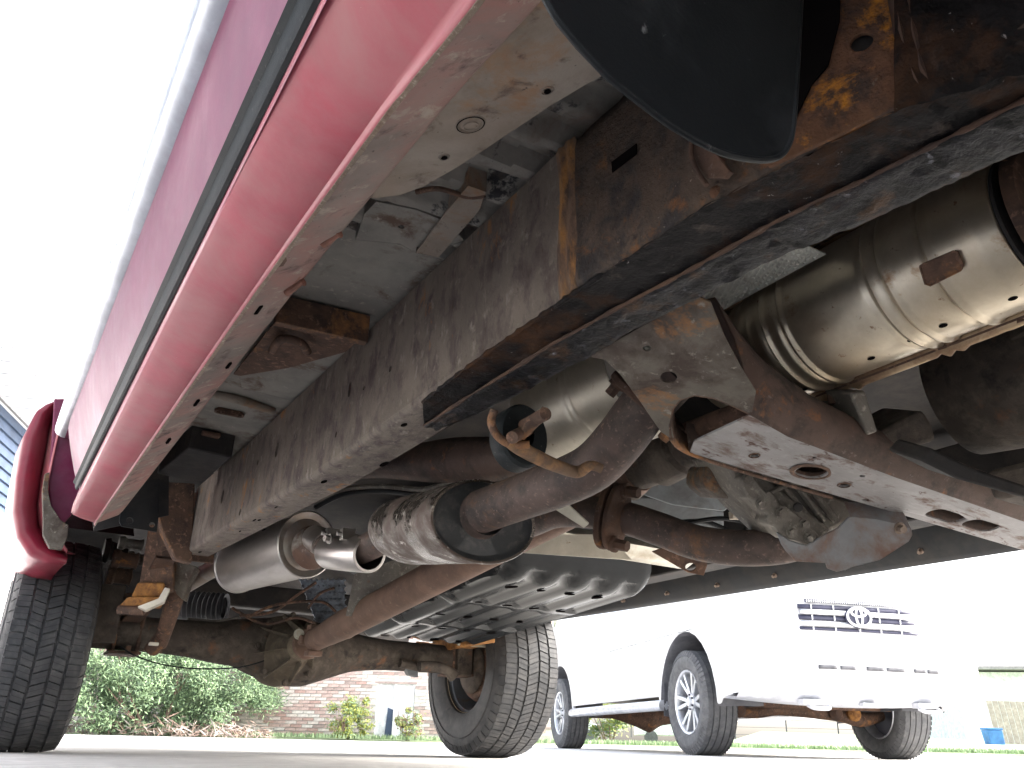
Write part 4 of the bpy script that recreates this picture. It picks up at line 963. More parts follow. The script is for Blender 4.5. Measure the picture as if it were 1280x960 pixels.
# orange leaf and strap beyond the tank
m = MB(); m.box((1.95, 3.70, .50), (.02, .75, .05), Matrix.Rotation(R_(-1), 3, 'X')); m.box((1.93, 3.45, .485), (.05, .28, .018)); part('rusty_spring_shackle', m, 'rust_bright', bevel=.003)
m = MB(); m.tube([P(572, 804, Y=3.55), P(614, 808, Y=3.55)], .010, 10); part('brake_pipe_end', m, 'strap')
# ---- transmission / transfer case and its guard
TC = lambda x, y_, t_: P(x, y_, t=t_)
lob = [(925, 597), (932, 590), (940, 592), (950, 606), (958, 615), (962, 612), (970, 620), (974, 630), (984, 632), (994, 641), (1004, 648), (1016, 660), (1026, 671), (1023, 680), (1006, 681), (996, 676), (985, 674), (976, 668), (970, 659), (960, 655), (958, 650), (961, 643), (955, 638), (946, 626), (936, 622), (928, 609)]
m = MB(); a = [TC(x, y_, 1.50) for x, y_ in lob]; m.hexa(a, [p+V((.012, .04, .012)) for p in a]); part('gearbox_flange', m, 'alu', bevel=.003)
m = MB(); a = [TC(x, y_, 1.52) for x, y_ in ((905, 575), (930, 572), (962, 600), (1000, 632), (1040, 662), (1030, 680), (985, 672), (950, 640), (925, 612))]; m.hexa(a, [p+V((.05, .14, .05)) for p in a]); part('gearbox_casting', m, 'alu', bevel=.006)
m = MB(); a = [TC(x, y_, 1.55) for x, y_ in ((958, 596), (1005, 606), (1065, 627), (1066, 652), (1035, 666), (1000, 645))]; m.hexa(a, [p+V((.08, .16, .05)) for p in a]); part('gearbox_body', m, 'alu', bevel=.008)
m = MB()
for o_ in ((0, 0), (22, 4), (42, 10)): m.tube([TC(972+o_[0], 600+o_[1], 1.54), TC(1012+o_[0]*.8, 650+o_[1]*.3, 1.54)], .007, 8)
m.tube([TC(962, 616, 1.52), TC(1000, 598, 1.52)], .005, 8); part('casting_ribs', m, 'alu')
for x, y_ in ((934, 598), (951, 630), (977, 640), (990, 665), (1012, 672), (1006, 655)):
    bolt(TC(x, y_, 1.496), -fw, .007, .008, TR, 'alu')
m = MB(); m.revolve(TC(997, 634, 1.50), TC(997, 634, 1.50)-fw, [(0, .0), (0, .009), (.006, .008), (.007, .004), (.007, 0)], 14); part('drain_plug', m, 'dark')
m = MB(); a = [TC(x, y_, 1.6) for x, y_ in ((885, 580), (925, 585), (950, 605), (930, 625), (900, 622), (880, 605))]; m.hexa(a, [p+V((.04, .1, .03)) for p in a]); part('shift_housing', m, 'gusset', bevel=.012)
# guard plate
gp = [(970, 665), (976, 680), (982, 689), (994, 702), (1012, 703), (1032, 704), (1034, 711), (1046, 715), (1056, 713), (1065, 709), (1100, 700), (1136, 677), (1141, 668), (1139, 660), (1128, 655), (1095, 648), (1062, 645), (1047, 660), (1026, 671), (1008, 682), (988, 676)]
m = MB(); rows = []
n_ = len(gp); cen = TC(1060, 672, 1.44)
a = [TC(x, y_, 1.50-.06*((x-975)/170)) for x, y_ in gp]
m.plate(a, (.004, .004, .003)); m.grid([[p, p+V((.006, .012, .03))] for p in a[8:17]]); part('transfer_case_guard', m, M.setdefault('guard', layered('grey_guard_with_rust', (.19, .19, .195), [((.17, .105, .08), 9, .53, .08, .8), ((.24, .14, .09), 30, .68, .05)], .55, .2, .15, 120)), bevel=.002)
bolt(TC(1124, 660, 1.42), (-.3, -1, -.5), .007, .01, TR)
# grey-blue far panel and its lip
m = MB(); a = [P(x, y_, t=2.15) for x, y_ in ((800, 618), (870, 568), (930, 575), (960, 600), (905, 640), (840, 632))]; m.plate(a, (.01, .02, .02)); part('far_body_bracket', m, 'greyblue', bevel=.004)
m = MB(); a = [P(x, y_, t=2.35) for x, y_ in ((770, 618), (840, 625), (905, 640), (905, 662), (780, 648))]; m.plate(a, (.01, .02, .02)); part('far_rail_panel', m, 'greyblue', bevel=.004)
m = MB(); m.box((2.07, 1.6, .72), (.10, 3.4, .17)); part('far_frame_rail', m, 'dark', bevel=.006)
m = MB(); m.tube([P(x, y_, t=2.0) for x, y_ in ((855, 655), (900, 648), (935, 655), (925, 668))], .006, 8); m.tube([P(x, y_, t=2.05) for x, y_ in ((830, 655), (880, 652), (920, 668))], .006, 8); part('wiring_conduit', m, 'dark_gloss')
m = MB(); m.box(P(919, 645, t=2.0), (.03, .015, .02)); part('white_connector', m, 'paper', bevel=.002)
m = MB(); m.box(P(840, 650, t=2.1), (.03, .012, .012)); part('white_connector', m, 'paper', bevel=.002)
m = MB(); m.plate([P(x, y_, t=2.1) for x, y_ in ((815, 690), (850, 678), (885, 705), (880, 720), (860, 716))], (.0, .004, .003), [circ(P(864, 709, t=2.102), .014, rt, fw.cross(rt), 14, .010)]); part('rear_mount_arm', m, 'rust_brown', bevel=.002)
# front gearbox area right of the crossmember
m = MB(); a0, a1 = V((1.50, -.1, .72)), V((1.50, .80, .72)); m.revolve(a0, a1, [(0, 0), (0, .26), (.30, .25), (.38, .27), (.40, .27), (.42, .22), (.7, .15), (.9, .13), (.95, 0)], 40); part('gearbox_bell_housing', m, 'axle')
for k in range(14):
    a = 2*math.pi*k/14; u = V((math.cos(a), 0, math.sin(a))); m = MB()
    m.hexa([a0+u*.24+Y_*.42-u*.02, a0+u*.27+Y_*.40, a0+u*.25+Y_*.40+u.cross(Y_)*.012, a0+u*.22+Y_*.42+u.cross(Y_)*.012], [a0+u*.14+Y_*.72, a0+u*.155+Y_*.72, a0+u*.155+Y_*.72+u.cross(Y_)*.01, a0+u*.14+Y_*.72+u.cross(Y_)*.01]); part('housing_rib', m, 'axle')
    bolt(a0+u*.262+Y_*.40, Y_, .009, .014, TR, 'bolt')
m = MB(); m.box((1.46, .52, .47), (.30, .34, .05)); part('oil_pan', m, 'axle', bevel=.012)
for k in range(5):
    m = MB(); m.box((1.46, .39+.065*k, .442), (.24, .012, .012)); part('pan_rib', m, 'axle', bevel=.003)
m = MB(); a = [TC(x, y_, 1.32) for x, y_ in ((1100, 540), (1155, 512), (1166, 530), (1172, 552), (1112, 566))]; m.hexa(a, [p+V((.05, .1, .05)) for p in a]); part('gearbox_mount', m, 'axle', bevel=.008)
m = MB(); a = [TC(x, y_, 1.28) for x, y_ in ((1062, 490), (1082, 488), (1098, 540), (1085, 545))]; m.hexa(a, [p+V((.03, .1, .05)) for p in a]); part('mount_ear', m, 'alu', bevel=.004)
m = MB(); a = [TC(x, y_, 1.2) for x, y_ in ((1165, 560), (1215, 585), (1290, 610), (1290, 625), (1200, 600), (1150, 575))]; m.hexa(a, [p+V((.0, .05, .03)) for p in a]); part('gearbox_pan_edge', m, 'dark', bevel=.004)
m = MB()
for i in range(5):
    for j in range(4):
        c = TC(1230+i*5+(j % 2)*2, 516+j*5, 1.5); m.revolve(c, c-fw, [(0, .006), (.003, .004), (.004, 0)], 8)
part('dimpled_foil', m, 'perf')

# ---- mud flap just above the lens
m = MB()
flp = [(640, -90), (685, 0), (700, 25), (725, 55), (760, 92), (800, 125), (840, 155), (875, 176), (905, 190), (935, 197), (960, 199), (976, 194), (986, 182), (992, 160), (996, 110), (1000, 40), (1003, -20), (1008, -90)]
fl3 = [P(x, y_, Y=.262+.02*((x-850)/150)**2*0) for x, y_ in flp]
m.plate(fl3, (0, .004, 0)); part('mud_flap', m, 'flap', bevel=.001)
m = MB(); m.tube([p+V((0, .001, 0)) for p in fl3], .0021, 10); part('flap_rim', m, 'flap')

# ---- wheels
def make_wheel(outer_r=.405, width=.25, parent=None, side=1, steel=True, detail=True):
    pass
def tyre_mesh(R, W, rimr, ribs, pitches, mats, name, parent, xc, yc, zc, flat=0.02):
    """axle along x. Ribs: (x0,x1,slant) as fractions of the width"""
    m = MB(); hw = W/2; C0 = V((xc, yc, zc))
    pro = [(-hw*.80, rimr), (-hw*.95, rimr+.006), (-hw*1.04, rimr+.03), (-hw*1.10, (rimr+R)/2), (-hw*1.06, R-.05), (-hw*.99, R-.028), (-hw*.93, R-.016), (-hw*.90, R-.011)]
    prf = pro+[(-hw*.6, R-.009), (0, R-.008), (hw*.6, R-.009)]+[(-a, b) for a, b in pro[::-1]]
    m.revolve(C0, C0+X_, prf, 96)
    def q(x, r, a): 
        z = math.sin(a)*r; 
        return C0+V((x, math.cos(a)*r, z))
    for (u0, u1, sl, ph, off) in ribs:
        n = pitches; gap = .13
        for k in range(n):
            vs = []
            for (u, aoff) in ((u0, 0), (u1, sl)):
                for e in (0, 1):
                    a = 2*math.pi*(k+ph+aoff+(gap/2 if e == 0 else 1-gap/2))/n
                    x = u*hw; rr = R-.012*abs(u)**3.2
                    ins = .0015
                    vs.append(q(x, rr-.011, a)); vs.append(q(x+(ins if u == u0 else -ins), rr, a))
            # order: u0e0 lo,hi,u0e1 lo,hi,u1e0 lo,hi,u1e1 lo,hi
            m.add(vs, [(1, 3, 7, 5), (0, 2, 3, 1), (4, 5, 7, 6), (0, 1, 5, 4), (2, 6, 7, 3)], 0)
            # sipe: dark strip across, painted as the shade in a cut
            if off:
                a = 2*math.pi*(k+ph+.5+sl*.5)/n; w_ = .0012
                p = [q(u0*hw*.97, R-.012*abs(u0)**3.2+.0004, 2*math.pi*(k+ph+.5)/n), q(u1*hw*.97, R-.012*abs(u1)**3.2+.0004, 2*math.pi*(k+ph+.5+sl)/n)]
                t = V((0, -math.sin(a), math.cos(a)))*w_
                m.add([p[0]-t, p[1]-t, p[1]+t, p[0]+t], [(0, 1, 2, 3)], 1)
    for sg in (-1, 1):   # shoulder lugs
        for k in range(pitches):
            vs = []
            for e in (0, 1):
                a = 2*math.pi*(k+.3+(.07 if e == 0 else .93))/pitches
                vs += [q(sg*hw*.90, R-.009, a), q(sg*hw*1.0, R-.022, a), q(sg*hw*1.075, R-.048, a), q(sg*hw*1.04, R-.052, a), q(sg*hw*.9, R-.02, a)]
            m.add(vs, [(0, 1, 6, 5), (1, 2, 7, 6), (2, 3, 8, 7), (0, 1, 2, 3, 4), (5, 9, 8, 7, 6)], 0)
    # sidewall rings
    for sg in (-1, 1):
        m.revolve(C0, C0+X_, [(sg*hw*1.10, (rimr+R)/2+.012), (sg*(hw*1.10+.003), (rimr+R)/2+.014), (sg*(hw*1.10+.003), (rimr+R)/2+.018), (sg*hw*1.09, (rimr+R)/2+.020)], 96)
    return m.build(name, mats, parent, smooth=45)
RIBS = [(-.96, -.60, .06, 0, 1), (-.55, -.23, .30, .4, 1), (-.18, .18, -.40, .1, 1), (.23, .55, .30, .6, 1), (.60, .96, .06, .2, 1)]
def red_wheel(xc, side, yw=3.79, R=.388):
    wv = bpy.data.objects.new('wheel', None); COL.objects.link(wv); wv.parent = TR; wv.location = V((xc, yw, 0))-TR.location
    zc = R-.002
    tyre_mesh(R, .262 if R < .39 else .30, .205, RIBS, 56, ['tyre', 'tyre_sipe_shade'], 'tyre', wv, xc, yw, zc)
    s = side  # +1: outer side is +x
    m = MB(); c = V((xc, yw, zc))
    # barrel seen from the inner side, then disc
    m.revolve(c, c+X_*s, [(-.125, .208), (-.118, .214), (-.110, .206), (-.106, .196), (-.09, .190), (-.03, .180), (.03, .178), (.05, .165), (.06, .10), (.045, .07), (.03, .0)], 72)
    m.build('rim', 'rim_steel', wv, smooth=40)
    m = MB(); m.revolve(c, c+X_*s, [(-.128, .205), (-.133, .213), (-.130, .222), (-.122, .224), (-.118, .214)], 72); m.build('rim_lip', 'rim_lip', wv)
    m = MB(); m.revolve(c, c+X_*s, [(-.10, 0), (-.10, .08), (-.085, .14), (-.06, .155), (.02, .155), (.03, .15), (.03, 0)], 48); m.build('brake_drum', 'rust_brown', wv, smooth=40)
    m = MB(); m.revolve(c, c+X_*s, [(-.125, .05), (-.125, .085), (-.11, .115), (-.10, .12), (-.10, .05)], 36); m.build('backing_plate', 'axle', wv, smooth=40)
    return wv
red_wheel(.205, -1, 3.79, .388); red_wheel(2.20, 1, 3.77, .405)
m = MB(); m.tube([P(x, y_, Y=3.62) for x, y_ in ((524, 833), (545, 833), (560, 838), (568, 846))], [.024, .022, .024, .03], 16); m.tube([P(500, 829, Y=3.7), P(525, 834, Y=3.7)], .02, 12); part('shock_mount', m, 'axle')
m = MB(); a = [P(x, y_, Y=3.75) for x, y_ in ((505, 832), (523, 834), (523, 847), (512, 844))]; m.hexa(a, [p+Y_*.04 for p in a]); part('shock_lower_bracket', m, 'greyblue', bevel=.004)
m = MB(); m.box((2.02, 3.72, .43), (.08, .05, .14)); part('spring_clamp', m, 'axle', bevel=.006)
def plain_wheel(xc, yc, R):
    wv = bpy.data.objects.new('wheel', None); COL.objects.link(wv); wv.parent = TR; wv.location = V((xc, yc, 0))-TR.location
    c = V((xc, yc, R-.002)); m = MB()
    m.revolve(c, c+X_, [(-.10, .21), (-.135, .29), (-.12, .36), (-.10, R-.002), (.10, R-.002), (.12, .36), (.135, .29), (.10, .21)], 48); m.build('tyre', 'tyre', wv)
    m = MB(); m.revolve(c, c+X_, [(-.10, .21), (-.08, .19), (-.05, .05), (-.05, 0)], 32); m.revolve(c, c+X_, [(.10, .21), (.08, .19), (.06, .05), (.06, 0)], 32); m.build('rim', 'rim_steel', wv)
plain_wheel(.20, -.75, .39); plain_wheel(2.35, -.75, .39)

# ================================================================ WHITE PICKUP, facing the camera
wd = V((.81, 0)) if 0 else None
A0 = H(1.61, 7.27); hd = math.atan2(.81, 3.75)
fwd2 = (H(1.61+.211, 7.27-.977)-A0).normalized()          # the way the white truck points
WT = thing('pickup_truck', 'white pickup truck with alloy wheels facing the camera beyond the red one', 'pickup truck', tuple(A0+(H(1, .2)-H(0, 0)).normalized()*.86))
WT.rotation_euler = (0, 0, math.atan2(fwd2.y, fwd2.x)+math.pi/2)   # local -y is forward, local x = towards its left side ... right of picture
WT['_local'] = 1
def wpart(name, m, mat, par=None, **k):
    o = m.build(name, mat, None, **k); o.parent = par or WT; return o
hw = .99
def arch(yc, r, n=14): return [(yc+math.cos(math.pi-math.pi*i/n)*r, .36+math.sin(math.pi*i/n)*r*1.05) for i in range(n+1)]
# body side outline in (y, z), front at -y
fa_, ra_ = arch(0, .56), arch(3.84, .56)
side = [(-.80, .42), (-.60, .40)] + fa_ + [(.60, .46), (3.24, .46)] + ra_ + [(4.42, .50), (5.0, .60), (5.02, 1.28), (3.0, 1.30), (2.95, 1.85), (2.6, 1.92), (1.5, 1.92), (.95, 1.42), (.3, 1.30), (-.5, 1.24), (-.82, 1.15), (-.95, .95), (-.95, .50)]
m = MB()
for sx in (-1, 1):
    a = [V((sx*(hw if z < 1.35 else hw-.16), y, z)) for y, z in side]; m.plate(a, (-sx*.04, 0, 0))
wpart('body_side', m, 'white', bevel=.012)
m = MB()
tops = [(-.95, .95), (-.82, 1.15), (-.5, 1.24), (.3, 1.30), (.95, 1.42), (1.5, 1.92), (2.6, 1.92), (2.95, 1.85), (3.0, 1.30), (5.02, 1.28), (5.0, .6)]
m.grid([[V((-hw+.02+(.14 if z > 1.5 else 0), y, z-.004)), V((-.5, y, z+.01)), V((.5, y, z+.01)), V((hw-.02-(.14 if z > 1.5 else 0), y, z-.004))] for y, z in tops]); wpart('bonnet_and_roof', m, 'white', smooth=40)
# front fascia as a bowed sheet: grille opening is built proud as bars in a recess
def fy(x): return -.93-.11*(1-(abs(x)/hw)**2.6)
m = MB(); rows = []
for i in range(33):
    x = -hw+2*hw*i/32; y = fy(x); k = (abs(x)/hw)
    rows.append([V((x, y+.20, 1.22)), V((x, y+.06, 1.18)), V((x, y+.02, 1.125)), V((x, y+.01, .80)), V((x, y-.02, .76)), V((x, y-.06, .70)), V((x, y-.06, .56)), V((x, y-.04, .46)), V((x, y+.0, .43))])
rows = [[V((-hw-.004, max(p.y+.34, -.58), p.z)) for p in rows[0]]]+rows+[[V((hw+.004, max(p.y+.34, -.58), p.z)) for p in rows[-1]]]
m.grid(rows); wpart('front_fascia', m, 'white', smooth=50)
m = MB(); rows = []
for i in range(33):
    x = -hw+2*hw*i/32; y = fy(x); rows.append([V((x, y+.0, .432)), V((x, y+.05, .40)), V((x, y+.09, .36+.05*(abs(x)/hw)**2)), V((x, y+.35, .36+.05*(abs(x)/hw)**2))])
m.grid(rows); wpart('bumper_valance', m, 'white_low', smooth=50)
m = MB()
for x in (-.47, .47): m.box((x, fy(x)+.03, .378), (.16, .08, .035))
for x in (0,): m.box((x, fy(x)+.05, .375), (.12, .06, .02))
wpart('valance_notch', m, 'white_low')
for x in (-.42, .49):
    m = MB(); m.tube([V((x-.08, fy(x)+.02, .355)), V((x-.06, fy(x)-.03, .335)), V((x+.05, fy(x)-.03, .335)), V((x+.08, fy(x)+.02, .355))], .014, 10); wpart('tow_hook', m, 'white_low')
# grille: dark backing, three rows of slats with a mesh band above, split by uprights
G0 = -.02
def grow(z0, z1, x0, x1, y=-.03):
    m = MB(); n = 12
    a = [V((lerp(x0, x1, i/n), fy(lerp(x0, x1, i/n))+y, z0)) for i in range(n+1)]; b = [V((p.x, p.y+.004, z1)) for p in a]
    m.grid([a, b]); return m
for z0, z1, x0, x1 in ((1.032, 1.064, -.50, .45), (.952, .988, -.50, .475), (.880, .902, -.50, .50)):
    mm = grow(z0, z1, x0, x1, .003); wpart('grille_opening', mm, 'grille', solid=.01)
    mm = MB()
    for x in (-.40, -.22, -.02, .16, .34): mm.box((x, fy(x)-.004, (z0+z1)/2), (.008, .008, z1-z0))
    wpart('grille_upright', mm, 'white')
mm = grow(1.080, 1.105, -.44, .36, .003); wpart('grille_opening', mm, 'grille', solid=.01)
mm = MB()
for i in range(44):
    x = -.43+.8*i/44; mm.box((x, fy(x)-.004, 1.090), (.007, .008, .018))
wpart('grille_mesh', mm, 'white')
for z in (.927, 1.010): 
    mm = grow(z-.017, z+.017, -.49, .45, -.008); wpart('grille_bar', mm, 'alloy', solid=.012)
# emblem: three interlocking ovals on a disc
ec = V((-.03, fy(0)-.03, .985))
m = MB(); m.revolve(ec+Y_*.02, ec-Y_, [(0, .080), (.012, .078), (.016, .07), (.016, 0)], 40, oval=1.35); em = wpart('emblem', m, 'grille')
def oval(c, a, b, r, n=40):
    return [c+V((a*math.cos(2*math.pi*i/n), 0, b*math.sin(2*math.pi*i/n))) for i in range(n+1)]
for c, a, b, rr in ((ec, .098, .068, .009), (ec+V((0, 0, .033)), .062, .030, .009), (ec+V((0, 0, 0)), .026, .064, .009)):
    m = MB(); m.tube([p-Y_*.0 for p in oval(c, a, b, rr)], rr, 8, smooth=False, cap=False); wpart('emblem_ring', m, 'white')
# bumper slots
for x, w_ in ((-.36, .14), (-.20, .12), (.02, .14), (.19, .15), (.40, .10), (.52, .10)):
    m = MB(); n = 6; a = [V((x-w_/2+w_*i/n, fy(x-w_/2+w_*i/n)-.064, .600)) for i in range(n+1)]; b = [p+V((0, 0, .028)) for p in a]; m.grid([a, b]); wpart('bumper_slot', m, 'liner', solid=.006)
# wheel liners
for yc in (0, 3.84):
    for sx in (-1, 1):
        m = MB(); rows = []
        for i in range(21):
            t = math.pi*i/20; y, z = yc+math.cos(t)*.557, .36+math.sin(t)*.583
            rows.append([V((sx*(hw-.005), y, z)), V((sx*(hw-.03), y*1.0+(yc-y)*.02, z-.01)), V((sx*.60, yc+math.cos(t)*.55, .36+math.sin(t)*.575))])
        m.grid(rows); m.plate([V((sx*.6, yc+math.cos(math.pi*i/20)*.55, .36+math.sin(math.pi*i/20)*.575)) for i in range(21)], (sx*.01, 0, 0)); wpart('wheel_arch_liner', m, 'liner')
m = MB(); m.box((0, 2.0, .62), (1.7, 5.2, .12)); wpart('floor_pan', m, 'dark')
for sx in (-1, 1):
    m = MB(); m.tube([V((sx*.93, .62, .39)), V((sx*1.0, .75, .385)), V((sx*1.0, 3.1, .385)), V((sx*.93, 3.22, .39))], .045, 14); wpart('running_board', m, 'alloy')
m = MB(); m.tube([V((-.8, 3.84, .40)), V((-.3, 3.84, .40)), V((.0, 3.84, .38)), V((.18, 3.84, .37)), V((.36, 3.84, .38)), V((.8, 3.84, .40))], [.05, .05, .11, .17, .09, .05], 20); wpart('rear_axle', m, 'rust_brown')
m = MB(); m.tube([V((-.8, .02, .36)), V((-.45, -.05, .33)), V((-.2, -.1, .36)), V((.3, -.1, .33)), V((.55, -.05, .30)), V((.8, .02, .34))], [.05, .045, .05, .05, .06, .045], 14); m.tube([V((-.7, -.25, .40)), V((.7, -.25, .40))], .04, 12); m.box((0, .1, .42), (.8, .6, .12)); wpart('front_suspension', m, 'rust_brown')
for x in (-.62, .42, .25): 
    m = MB(); c = V((x, -.18, .34)); m.revolve(c+Y_*.06, c-Y_, [(0, 0), (0, .05), (.06, .06), (.10, .03), (.10, 0)], 16); wpart('suspension_arm_bush', m, 'rust' if x != .42 else 'rust_bright')
for sx in (-1, 1): 
    m = MB(); m.plate([V((sx*.97, .50, .62)), V((sx*.97, .53, .30)), V((sx*.72, .55, .28)), V((sx*.70, .52, .6))], (0, .008, 0)); wpart('mud_guard', m, 'liner')
m = MB(); m.box((0, fy(0)-.055, .70), (.01, .01, .01)); 
# wheels with six twin spokes
proto_parts = []
def alloy(parent_loc, sx):
    wv = bpy.data.objects.new('wheel', None); COL.objects.link(wv); wv.parent = WT; wv.location = parent_loc; wv['_w'] = 1
    return wv
def mk(): 
    out = []
    R = .40; W = .27; c = V((0, 0, 0)); hwd = W/2
    m = MB(); m.revolve(c, X_, [(-hwd*.85, .245), (-hwd*1.05, .28), (-hwd*1.08, .33), (-hwd*1.0, R-.03), (-hwd*.88, R-.008)] +
        sum([[(hwd*(u-.01), R), (hwd*(u), R-.009), (hwd*(u+.05), R-.009), (hwd*(u+.06), R)] for u in (-.6, -.22, .18, .56)], []) +
        [(hwd*.88, R-.008), (hwd*1.0, R-.03), (hwd*1.08, R-.07), (hwd*1.08, .33), (hwd*1.05, .28), (hwd*.85, .245)], 64)
    for sg in (-1, 1):
        for k in range(60):
            a = 2*math.pi*k/60; d = V((0, math.cos(a), math.sin(a))); t = V((0, -math.sin(a), math.cos(a)))*.014
            m.hexa([X_*sg*hwd*.9+d*(R-.02)-t, X_*sg*hwd*.9+d*(R-.02)+t, X_*sg*hwd*1.03+d*(R-.05)+t, X_*sg*hwd*1.03+d*(R-.05)-t],
                   [X_*sg*hwd*.9+d*(R+.0)-t, X_*sg*hwd*.9+d*(R+.0)+t, X_*sg*(hwd*1.08)+d*(R-.045)+t, X_*sg*(hwd*1.08)+d*(R-.045)-t])
    out.append(m.build('tyre', 'tyre2', None, smooth=40))
    m = MB(); m.revolve(c, X_, [(-.11, .245), (-.12, .235), (-.10, .225), (.09, .222), (.118, .232), (.125, .246), (.112, .25)], 64); out.append(m.build('rim', 'alloy', None))
    m = MB(); m.revolve(c, X_, [(.03, .222), (.03, 0)], 48); m.revolve(c, X_, [(-.02, .0), (-.02, .222)], 48); out.append(m.build('wheel_well', 'alloy_dark', None))
    m = MB()
    for k in range(6):
        for s_ in (-1, 1):
            a = 2*math.pi*k/6+s_*.20; a2 = 2*math.pi*k/6+s_*.09
            d1, d2 = V((0, math.cos(a2), math.sin(a2))), V((0, math.cos(a), math.sin(a))); t = V((0, -math.sin(a), math.cos(a)))*.015
            m.hexa([d1*.05-t+X_*.05, d1*.05+t+X_*.05, d2*.228+t+X_*.06, d2*.228-t+X_*.06], [d1*.05-t+X_*.085, d1*.05+t+X_*.085, d2*.228+t+X_*.11, d2*.228-t+X_*.11])
    out.append(m.build('spokes', 'alloy', None, bevel=.003))
    m = MB(); m.revolve(c, X_, [(.05, .075), (.095, .065), (.10, .04), (.115, .035), (.118, 0)], 32); out.append(m.build('hub_cap', 'alloy', None))
    for k in range(6):
        a = 2*math.pi*(k+.5)/6; d = V((0, math.cos(a), math.sin(a)))*.055; m = MB(); m.revolve(d+X_*.09, d+X_, [(0, .009), (.018, .008), (.02, 0)], 10); out.append(m.build('wheel_nut', 'alloy_dark', None))
    return out
first = True
for (x, y, sx) in ((-.86, 0, -1), (.86, 0, 1), (-.86, 3.84, -1), (.86, 3.84, 1)):
    wv = bpy.data.objects.new('wheel', None); COL.objects.link(wv); wv.parent = WT; wv.location = (x, y, .398); wv.rotation_euler = (0, 0, math.pi if sx < 0 else 0)
    if first: src = mk(); first = False; use = src
    else:
        use = []
        for o in src: q = o.copy(); COL.objects.link(q); use.append(q)
    for o in use: o.parent = wv
del WT['_local']

# ================================================================ BRICK HOUSE
HD = 19.0
HX, HV = (H(1, 0)-H(0, 0)), (H(0, 1)-H(0, 0))
hz0 = .06
HO = thing('brick_house', 'low brick house wall with a white door behind the driveway lawn', 'house', tuple(H(0, HD, 0)))
def hp(lat, z, dep=0): return H(lat, HD+dep, z)
def hpart(name, m, mat, **k): return m.build(name, mat, HO, **k)
x0h, x1h = -9.8, 1.05
dx0, dx1, dz1 = -2.75, -1.95, 1.14
m = MB(); m.plate([hp(x0h, 0), hp(dx0, 0), hp(dx0, dz1), hp(dx1, dz1), hp(dx1, 0), hp(x1h, 0), hp(x1h, 3.2), hp(x0h, 3.2)], HV*.22); hpart('mortar_wall', m, 'mortar', smooth=0)
bw, bh, j = .235, .068, .012
sh = []
for k, mt in enumerate(BR):
    mm = MB(); mm.box((0, 0, 0), (bw-j, .04, bh-j)); o = mm.build('brick_source', mt, None, smooth=0); sh.append(o.data); bpy.data.objects.remove(o)
rest = [MB() for _ in BR]; cnt = 0; rng = random.Random(3); cand = []
rows_ = int(3.15/(bh))
for r_ in range(rows_):
    z = .02+bh*(r_+.5); off = .5*bw if r_ % 2 else 0; n_ = int((x1h-x0h)/bw)
    for i in range(n_):
        x = x0h+off+bw*(i+.5)
        if x+bw/2 > x1h or (dx0-bw/2 < x < dx1+bw/2 and z < dz1+.09): continue
        k = rng.choices(range(5), (5, 5, 2, 1.5, 4))[0]; c = hp(x, z, -.005-.006*rng.random())
        vis = (-5.6 < x < -1.4 or -9.2 < x < -8.6) and .1 < z < 1.45
        cand.append((abs(x+4.2)+(0 if vis else 100), k, c))
cand.sort(key=lambda q: q[0])
rotm = Matrix.Rotation(-YAW, 3, 'Z')
for i, (_, k, c) in enumerate(cand):
    if i < 290:
        o = bpy.data.objects.new('brick', sh[k]); COL.objects.link(o); o.parent = HO; o.location = c-HO.location; o.rotation_euler = (0, 0, -YAW)
    else: rest[k].box(c, (bw-j, .04, bh-j), rotm)
allb = MB()
for k, mm in enumerate(rest): allb.add(mm.v, mm.f, k)
o = hpart('brickwork', allb, BR, smooth=0); o['kind'] = 'stuff'
m = MB(); m.plate([hp(dx0, 0, .05), hp(dx1, 0, .05), hp(dx1, dz1, .05), hp(dx0, dz1, .05)], HV*.03); dr = hpart('door', m, 'wht', smooth=0)
m = MB(); m.plate([hp(dx0+.22, .03, .03), hp(dx0+.42, .03, .03), hp(dx0+.42, .60, .03), hp(dx0+.26, .66, .03)], HV*.01); hpart('door_glass', m, 'blue', smooth=0)
m = MB(); m.hexa([hp(dx0-.05, dz1, -.03), hp(dx1+.05, dz1, -.03), hp(dx1+.05, dz1+.04, -.03), hp(dx0-.05, dz1+.04, -.03)], [hp(dx0-.05, dz1, .1), hp(dx1+.05, dz1, .1), hp(dx1+.05, dz1+.04, .1), hp(dx0-.05, dz1+.04, .1)]); hpart('lintel', m, BR[3], smooth=0)
for x in (dx0, (dx0+dx1)/2, dx1):
    m = MB(); m.hexa([hp(x-.02, 0, .0), hp(x+.02, 0, .0), hp(x+.02, dz1, .0), hp(x-.02, dz1, .0)], [hp(x-.02, 0, .06), hp(x+.02, 0, .06), hp(x+.02, dz1, .06), hp(x-.02, dz1, .06)]); hpart('door_frame', m, 'wht', smooth=0)
m = MB(); m.hexa([hp(x0h-.4, 3.2, -.5), hp(x1h+.4, 3.2, -.5), hp(x1h+.4, 3.2, 7), hp(x0h-.4, 3.2, 7)], [hp(x0h-.4, 3.3, -.5), hp(x1h+.4, 3.3, -.5), hp(x1h-1, 5, 3), hp(x0h+1, 5, 3)]); hpart('roof', m, 'roof', smooth=0)
m = MB(); m.plate([hp(x1h, 0, .01), hp(x1h, 0, 6), hp(x1h, 3.2, 6), hp(x1h, 3.2, .01)], HX*-.2); hpart('side_wall', m, 'wht', smooth=0)

